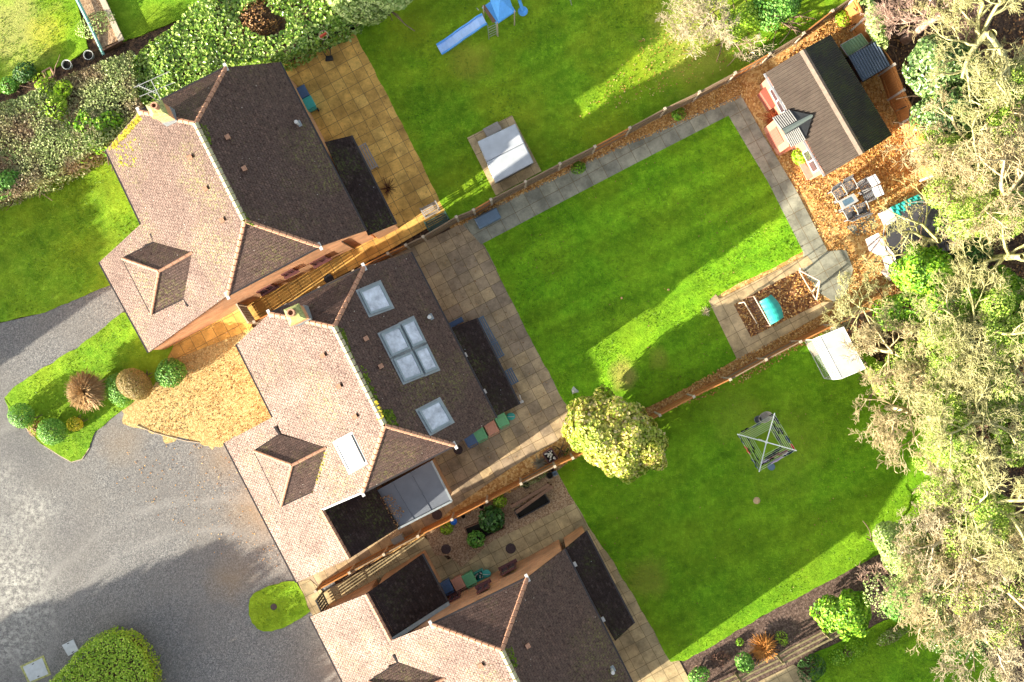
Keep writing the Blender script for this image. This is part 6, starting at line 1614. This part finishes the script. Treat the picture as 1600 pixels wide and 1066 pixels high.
B('pale twiggy tree hanging over the bottom right corner lawn', 1545, 1000, 5, 2.7, bk_grey, lm_holly, 20, z=3.5, limbs=8, kids=(3,4), tr=.12, dens=45)
B('reddish bare shrub between the golden green shrub and the tree belt', 1374, 905, 2.2, 1.2, bk_pinky, None, 21, z=1.5, depth=3, tr=.05, kids=(3,5), name='bare_shrub', cat='shrub')
B('grey bare brushwood shrub at the top of the play lawn', 1108, 22, 3.2, 2.1, bk_grey, None, 22, z=2.2, limbs=9, kids=(3,5), depth=4, tr=.07, name='bare_shrub', cat='shrub')
B('short white dead branch shrub by the fence above the summerhouse', 1178, 78, 1.6, 1.0, bk_grey, None, 23, z=1.1, depth=3, tr=.05, kids=(3,4), name='bare_shrub', cat='shrub')
B('bare branches overhanging the leafy bed beside the greenhouse', 1352, 480, 3.4, 2.1, bk_cream, None, 24, z=2.4, limbs=7, kids=(2,4), tr=.08, lean=(-.6,0))
B('arching bare golden shrub in shade at the top of the tree belt', 1448, 30, 3.5, 1.7, bk_tan, None, 25, z=2, depth=3, tr=.06, name='bare_shrub', cat='shrub')
def E(label, px, py, rx, ry, H, mat, leaf, dens, seed, zc=None, gap=.35, name='evergreen_shrub', cat='shrub', lump=.3):
    return shrub(name, label, cat, px, py, rx, ry, H, mat, leaf, dens, gap=gap, seed=seed, lump=lump, lumps=.8, group='evergreens in the belt along the right side', zc=zc, low=-.5)
E('blue green holly tree beside the sheds, its upper part', 1466, 105, 1.5, 1.35, 5.0, lm_holly, .17, 220, 41, 3.4, name='holly_tree', cat='tree')
E('blue green holly tree lower down, above the end fence', 1484, 172, 1.5, 1.4, 4.6, lm_holly, .16, 220, 42, 3.2, name='holly_tree', cat='tree')
E('ivy growth spilling over the fence end behind the green shed', 1360, 28, .55, 1.5, 2.6, lm_pale, .13, 260, 43, 2.0)
E('vivid green conifer beside the black trampoline', 1443, 425, 1.35, 1.2, 4.0, lm_vivid, .15, 300, 44, 2.6, gap=.2)
E('dark evergreen in the shade right of the vivid conifer', 1515, 400, 1.0, .8, 3.2, lm_dark, .14, 260, 45, 2.2)
E('bright green undergrowth behind the greenhouse', 1412, 485, 1.3, .9, 3.0, lm_vivid, .13, 240, 46, 1.9)
E('green undergrowth in the middle of the tree belt', 1500, 470, 1.7, 1.2, 4.4, lm_vivid, .14, 230, 47, 3.0)
E('low ivy bank right of the greenhouse roof', 1385, 590, 1.0, .8, 2.0, lm_ivy, .12, 180, 48, 1.3, gap=.6)
E('pale leaved shrub mass where the lower lawn curves round', 1412, 862, 1.2, 1.6, 2.6, lm_pale, .12, 330, 49, 1.7, gap=.2)
E('green shrub mass under fine twigs above the corner lawn', 1425, 925, 1.4, .9, 2.2, lm_ball, .12, 260, 50, 1.4)
E('yellow ivy shrub touching the shaded corner of the lower lawn', 1482, 748, .8, .9, 2.4, lm_ivy, .12, 260, 51, 1.6)
E('yellow green shrub above the top of the play lawn', 1158, 32, 1.05, .8, 2.6, lm_lime, .12, 280, 52, 1.8, gap=.3)
E('bright green shrub at the top edge by the long fence', 1218, 8, 1.2, .85, 2.6, lm_ball, .12, 300, 53, 1.8, gap=.2)
E('green ivy heap at the right edge below the middle of the photo', 1590, 680, 1.4, 1.2, 5, lm_ivy, .14, 200, 54, 3.6)
E('pale ivy mass over the end of the orange fence', 1498, 262, 1.0, 1.3, 3.4, lm_pale, .13, 260, 55, 2.4)
E('dark ivy undergrowth at the right edge level with the planting bed', 1575, 470, 1.4, 1.3, 4.5, lm_vivid, .14, 210, 56, 3.0)
E('green undergrowth below the cream limbed tree', 1500, 610, 1.1, .9, 3.6, lm_vivid, .13, 240, 57, 2.6)
E('dark green undergrowth near the forked pale tree', 1530, 800, 1.3, .9, 3.0, lm_dark, .13, 200, 58, 2.0, gap=.55)
E('bluish undergrowth in the bottom right corner', 1560, 960, 1.5, 1.2, 2.6, lm_holly, .13, 170, 59, 1.7, gap=.6)
E('rusty bracken beneath the brown tinted bare tree', 1562, 925, .8, .5, 1.8, lm_bronze, .10, 180, 60, 1.4, gap=.4)

# ------------------------------------------------------------------ fallen leaves
def litter(name, px, n, size, mat=lm_fallen, z=(0.0,.05), excl=(), base=.0, dens=None):
    poly = [P(a, b) for a, b in px]; P2 = [(p.x,p.y) for p in poly]
    x, y = scatter(P2, n)
    if dens is not None: m = rg.random(len(x)) < np.clip(dens(x, y), 0, 1); x, y = x[m], y[m]
    for e in excl:
        q = [P(a, b) for a, b in e]; m = ~in_poly(x, y, [(k.x,k.y) for k in q]); x, y = x[m], y[m]
    pts = np.stack([x, y, base+rg.uniform(z[0], z[1], len(x))], 1)
    return stuff(leaves(name, pts, size, mat, None, up=.82, curl=.5))
pathA = [(722,350),(752,333),(960,232),(1157,148),(1194,214),(1245,300),(1293,393),(1321,390),(1333,421),(1321,460),(1303,472),(1190,545),(1152,563),(1000,655),(893,662),(750,385)]
litter('leaves_on_gravel_garden', [(1160,140),(1335,5),(1462,280),(1410,470),(1340,490),(1150,605),(1000,655),(1150,575),(1330,470),(1200,210)], 17000, .095, z=(.0,.06), excl=(pathA,), dens=lambda x, y: .7+.7*wob(x, y, 1.1))
litter('leaves_in_long_border', [(700,350),(1160,108),(1165,150),(960,236),(752,336),(722,352)], 6500, .09, excl=())
litter('leaves_in_lower_border', [(700,806),(712,800),(896,700),(1010,640),(1150,562),(1330,470),(1340,492),(1005,662),(890,722),(720,808)], 5000, .09, base=.02)
litter('leaves_on_shingle_drive', [(190,645),(255,588),(262,560),(395,500),(480,640),(430,690),(352,694),(300,688),(235,672)], 4200, .07, mat=lm_fallenp, z=(.01,.03), dens=lambda x, y: .35+.5*wob(x, y, 1.6)+(x-P(300,0).x)*.12)
litter('leaves_on_drive', [(200,690),(420,690),(470,900),(330,870),(180,760)], 260, .06, z=(.01,.02))
litter('leaves_on_patios', [(455,95),(548,45),(700,335),(890,655),(800,725),(640,815),(560,560),(700,340),(560,380)], 700, .06, mat=lm_bronze, z=(.03,.04))
litter('leaves_on_play_lawn', [(900,190),(1000,60),(1160,20),(1300,20),(1120,115)], 600, .07, z=(.05,.07))
litter('leaves_on_flat_roof', [(600,764),(622,760),(640,785),(625,822),(618,822)], 260, .07, mat=lm_bronze, z=(2.66,2.68))
litter('leaves_in_bed', [(1146,476),(1248,422),(1272,440),(1286,472),(1173,527)], 900, .09, z=(.04,.09))
litter('leaves_on_woodland_floor', [(1345,-20),(1620,-20),(1620,1000),(1430,900),(1480,780),(1480,640),(1300,515),(1420,470),(1475,290)], 9000, .11, mat=lm_bronze, z=(-.03,.02))
# tufts of longer grass that give the lawns their grain
lm_grassblade = leafmat('grass_tufts', [(0.06,0.16,0.004),(0.12,0.25,0.006),(0.20,0.33,0.010)], trans=.3)
def tufts(name, px, n, size=.07, excl=()):
    poly = [P(a, b) for a, b in px]; x, y = scatter([(p.x,p.y) for p in poly], n)
    m = wob(x, y, 1.1)+rg.normal(size=n)*.6 > -.1; x, y = x[m], y[m]
    for e in excl:
        q = [P(a, b) for a, b in e]; m = ~in_poly(x, y, [(k.x,k.y) for k in q]); x, y = x[m], y[m]
    return stuff(leaves(name, np.stack([x, y, rg.uniform(.035,.06,len(x))], 1), size, lm_grassblade, None, up=.3, aspect=2.6))
litter('leaves_on_garden_lawn', [(756,380),(1138,180),(1254,390),(1108,474),(1148,558),(1000,636),(895,653)], 330, .06, mat=lm_bronze, z=(.05,.07), dens=lambda x, y: .3+.6*wob(x, y, 2.5))
litter('leaves_on_lower_lawn', [(878,738),(895,720),(1060,636),(1290,520),(1470,640),(1476,780),(1400,848),(1200,955),(1050,1030)], 420, .06, mat=lm_bronze, z=(.06,.08), dens=lambda x, y: .3+.6*wob(x, y, 2.5))
tufts('grass_tufts', [(560,40),(600,-20),(1160,-20),(1090,110),(1110,118),(702,336)], 15000, excl=([(728,216),(801,180),(848,268),(775,308)],))
tufts('grass_tufts', [(756,380),(860,325),(1000,253),(1138,180),(1198,280),(1254,390),(1180,430),(1112,464),(1108,474),(1148,558),(1095,592),(1000,636),(895,653)], 15000)
tufts('grass_tufts', [(878,738),(895,720),(1060,636),(1290,520),(1470,640),(1476,780),(1400,848),(1290,908),(1200,955),(1068,1030),(1050,1030)], 18000)
tufts('grass_tufts', [(0,330),(100,280),(170,240),(230,350),(170,440),(60,488),(0,500)], 5000)
tufts('grass_tufts', [(12,622),(62,582),(122,548),(190,492),(240,560),(225,615),(180,648),(140,698),(112,718),(72,694)], 3500)
tufts('grass_tufts', [(0,0),(108,-10),(136,78),(100,98),(0,142)], 2500)
tufts('grass_tufts', [(395,945),(402,930),(422,918),(458,912),(480,953),(440,976),(412,982)], 1100)
tufts('grass_tufts', [(1270,1024),(1300,1010),(1400,966),(1500,980),(1545,1066),(1275,1070)], 3500)

# ------------------------------------------------------------------ unseen hedges added across the drive, shaped to cast the long shade
def belt(label, line, H, wd, amp):
    pts = [P(a, b) for a, b in line]; t = thing('unseen_hedge', label, 'hedge', pts[0]); L_ = []
    for a, b in zip(pts[:-1], pts[1:]):
        d = (b-a); n = int(d.length*1000); f = rg.random(n); u = rg.uniform(-wd, wd, n); dn = d.normalized()
        x = a.x+d.x*f-dn.y*u; y = a.y+d.y*f+dn.x*u; top = H+amp*wob(x, y, 2.5)
        L_.append(np.stack([x, y, top*rg.random(n)**.6], 1))
    leaves('foliage', np.concatenate(L_), .3, lm_dark, t, up=.1)
    tk = []
    for a, b in zip(pts[:-1], pts[1:]):
        n = max(2, int((b-a).length/1.2))
        for i in range(n+1): q = a.lerp(b, i/n); tk.append(([(q.x,q.y,0),(q.x,q.y,H*.5),(q.x,q.y,H*.9)], [.12,.09,.04]))
    tubes_np('trunks', tk, bk_brown, t, 6)
    return t
belt('unseen hedge standing in for a likely house, added to shade the front lawn', [(-304,779),(-400,598),(-492,426)], 5.4, .7, .1)
belt('unseen tall hedge across the drive, added to shade the gravel nearer the metal covers', [(-520,1360),(-330,1300),(-150,1236),(-60,1400),(150,1800)], 6.1, .9, .25)
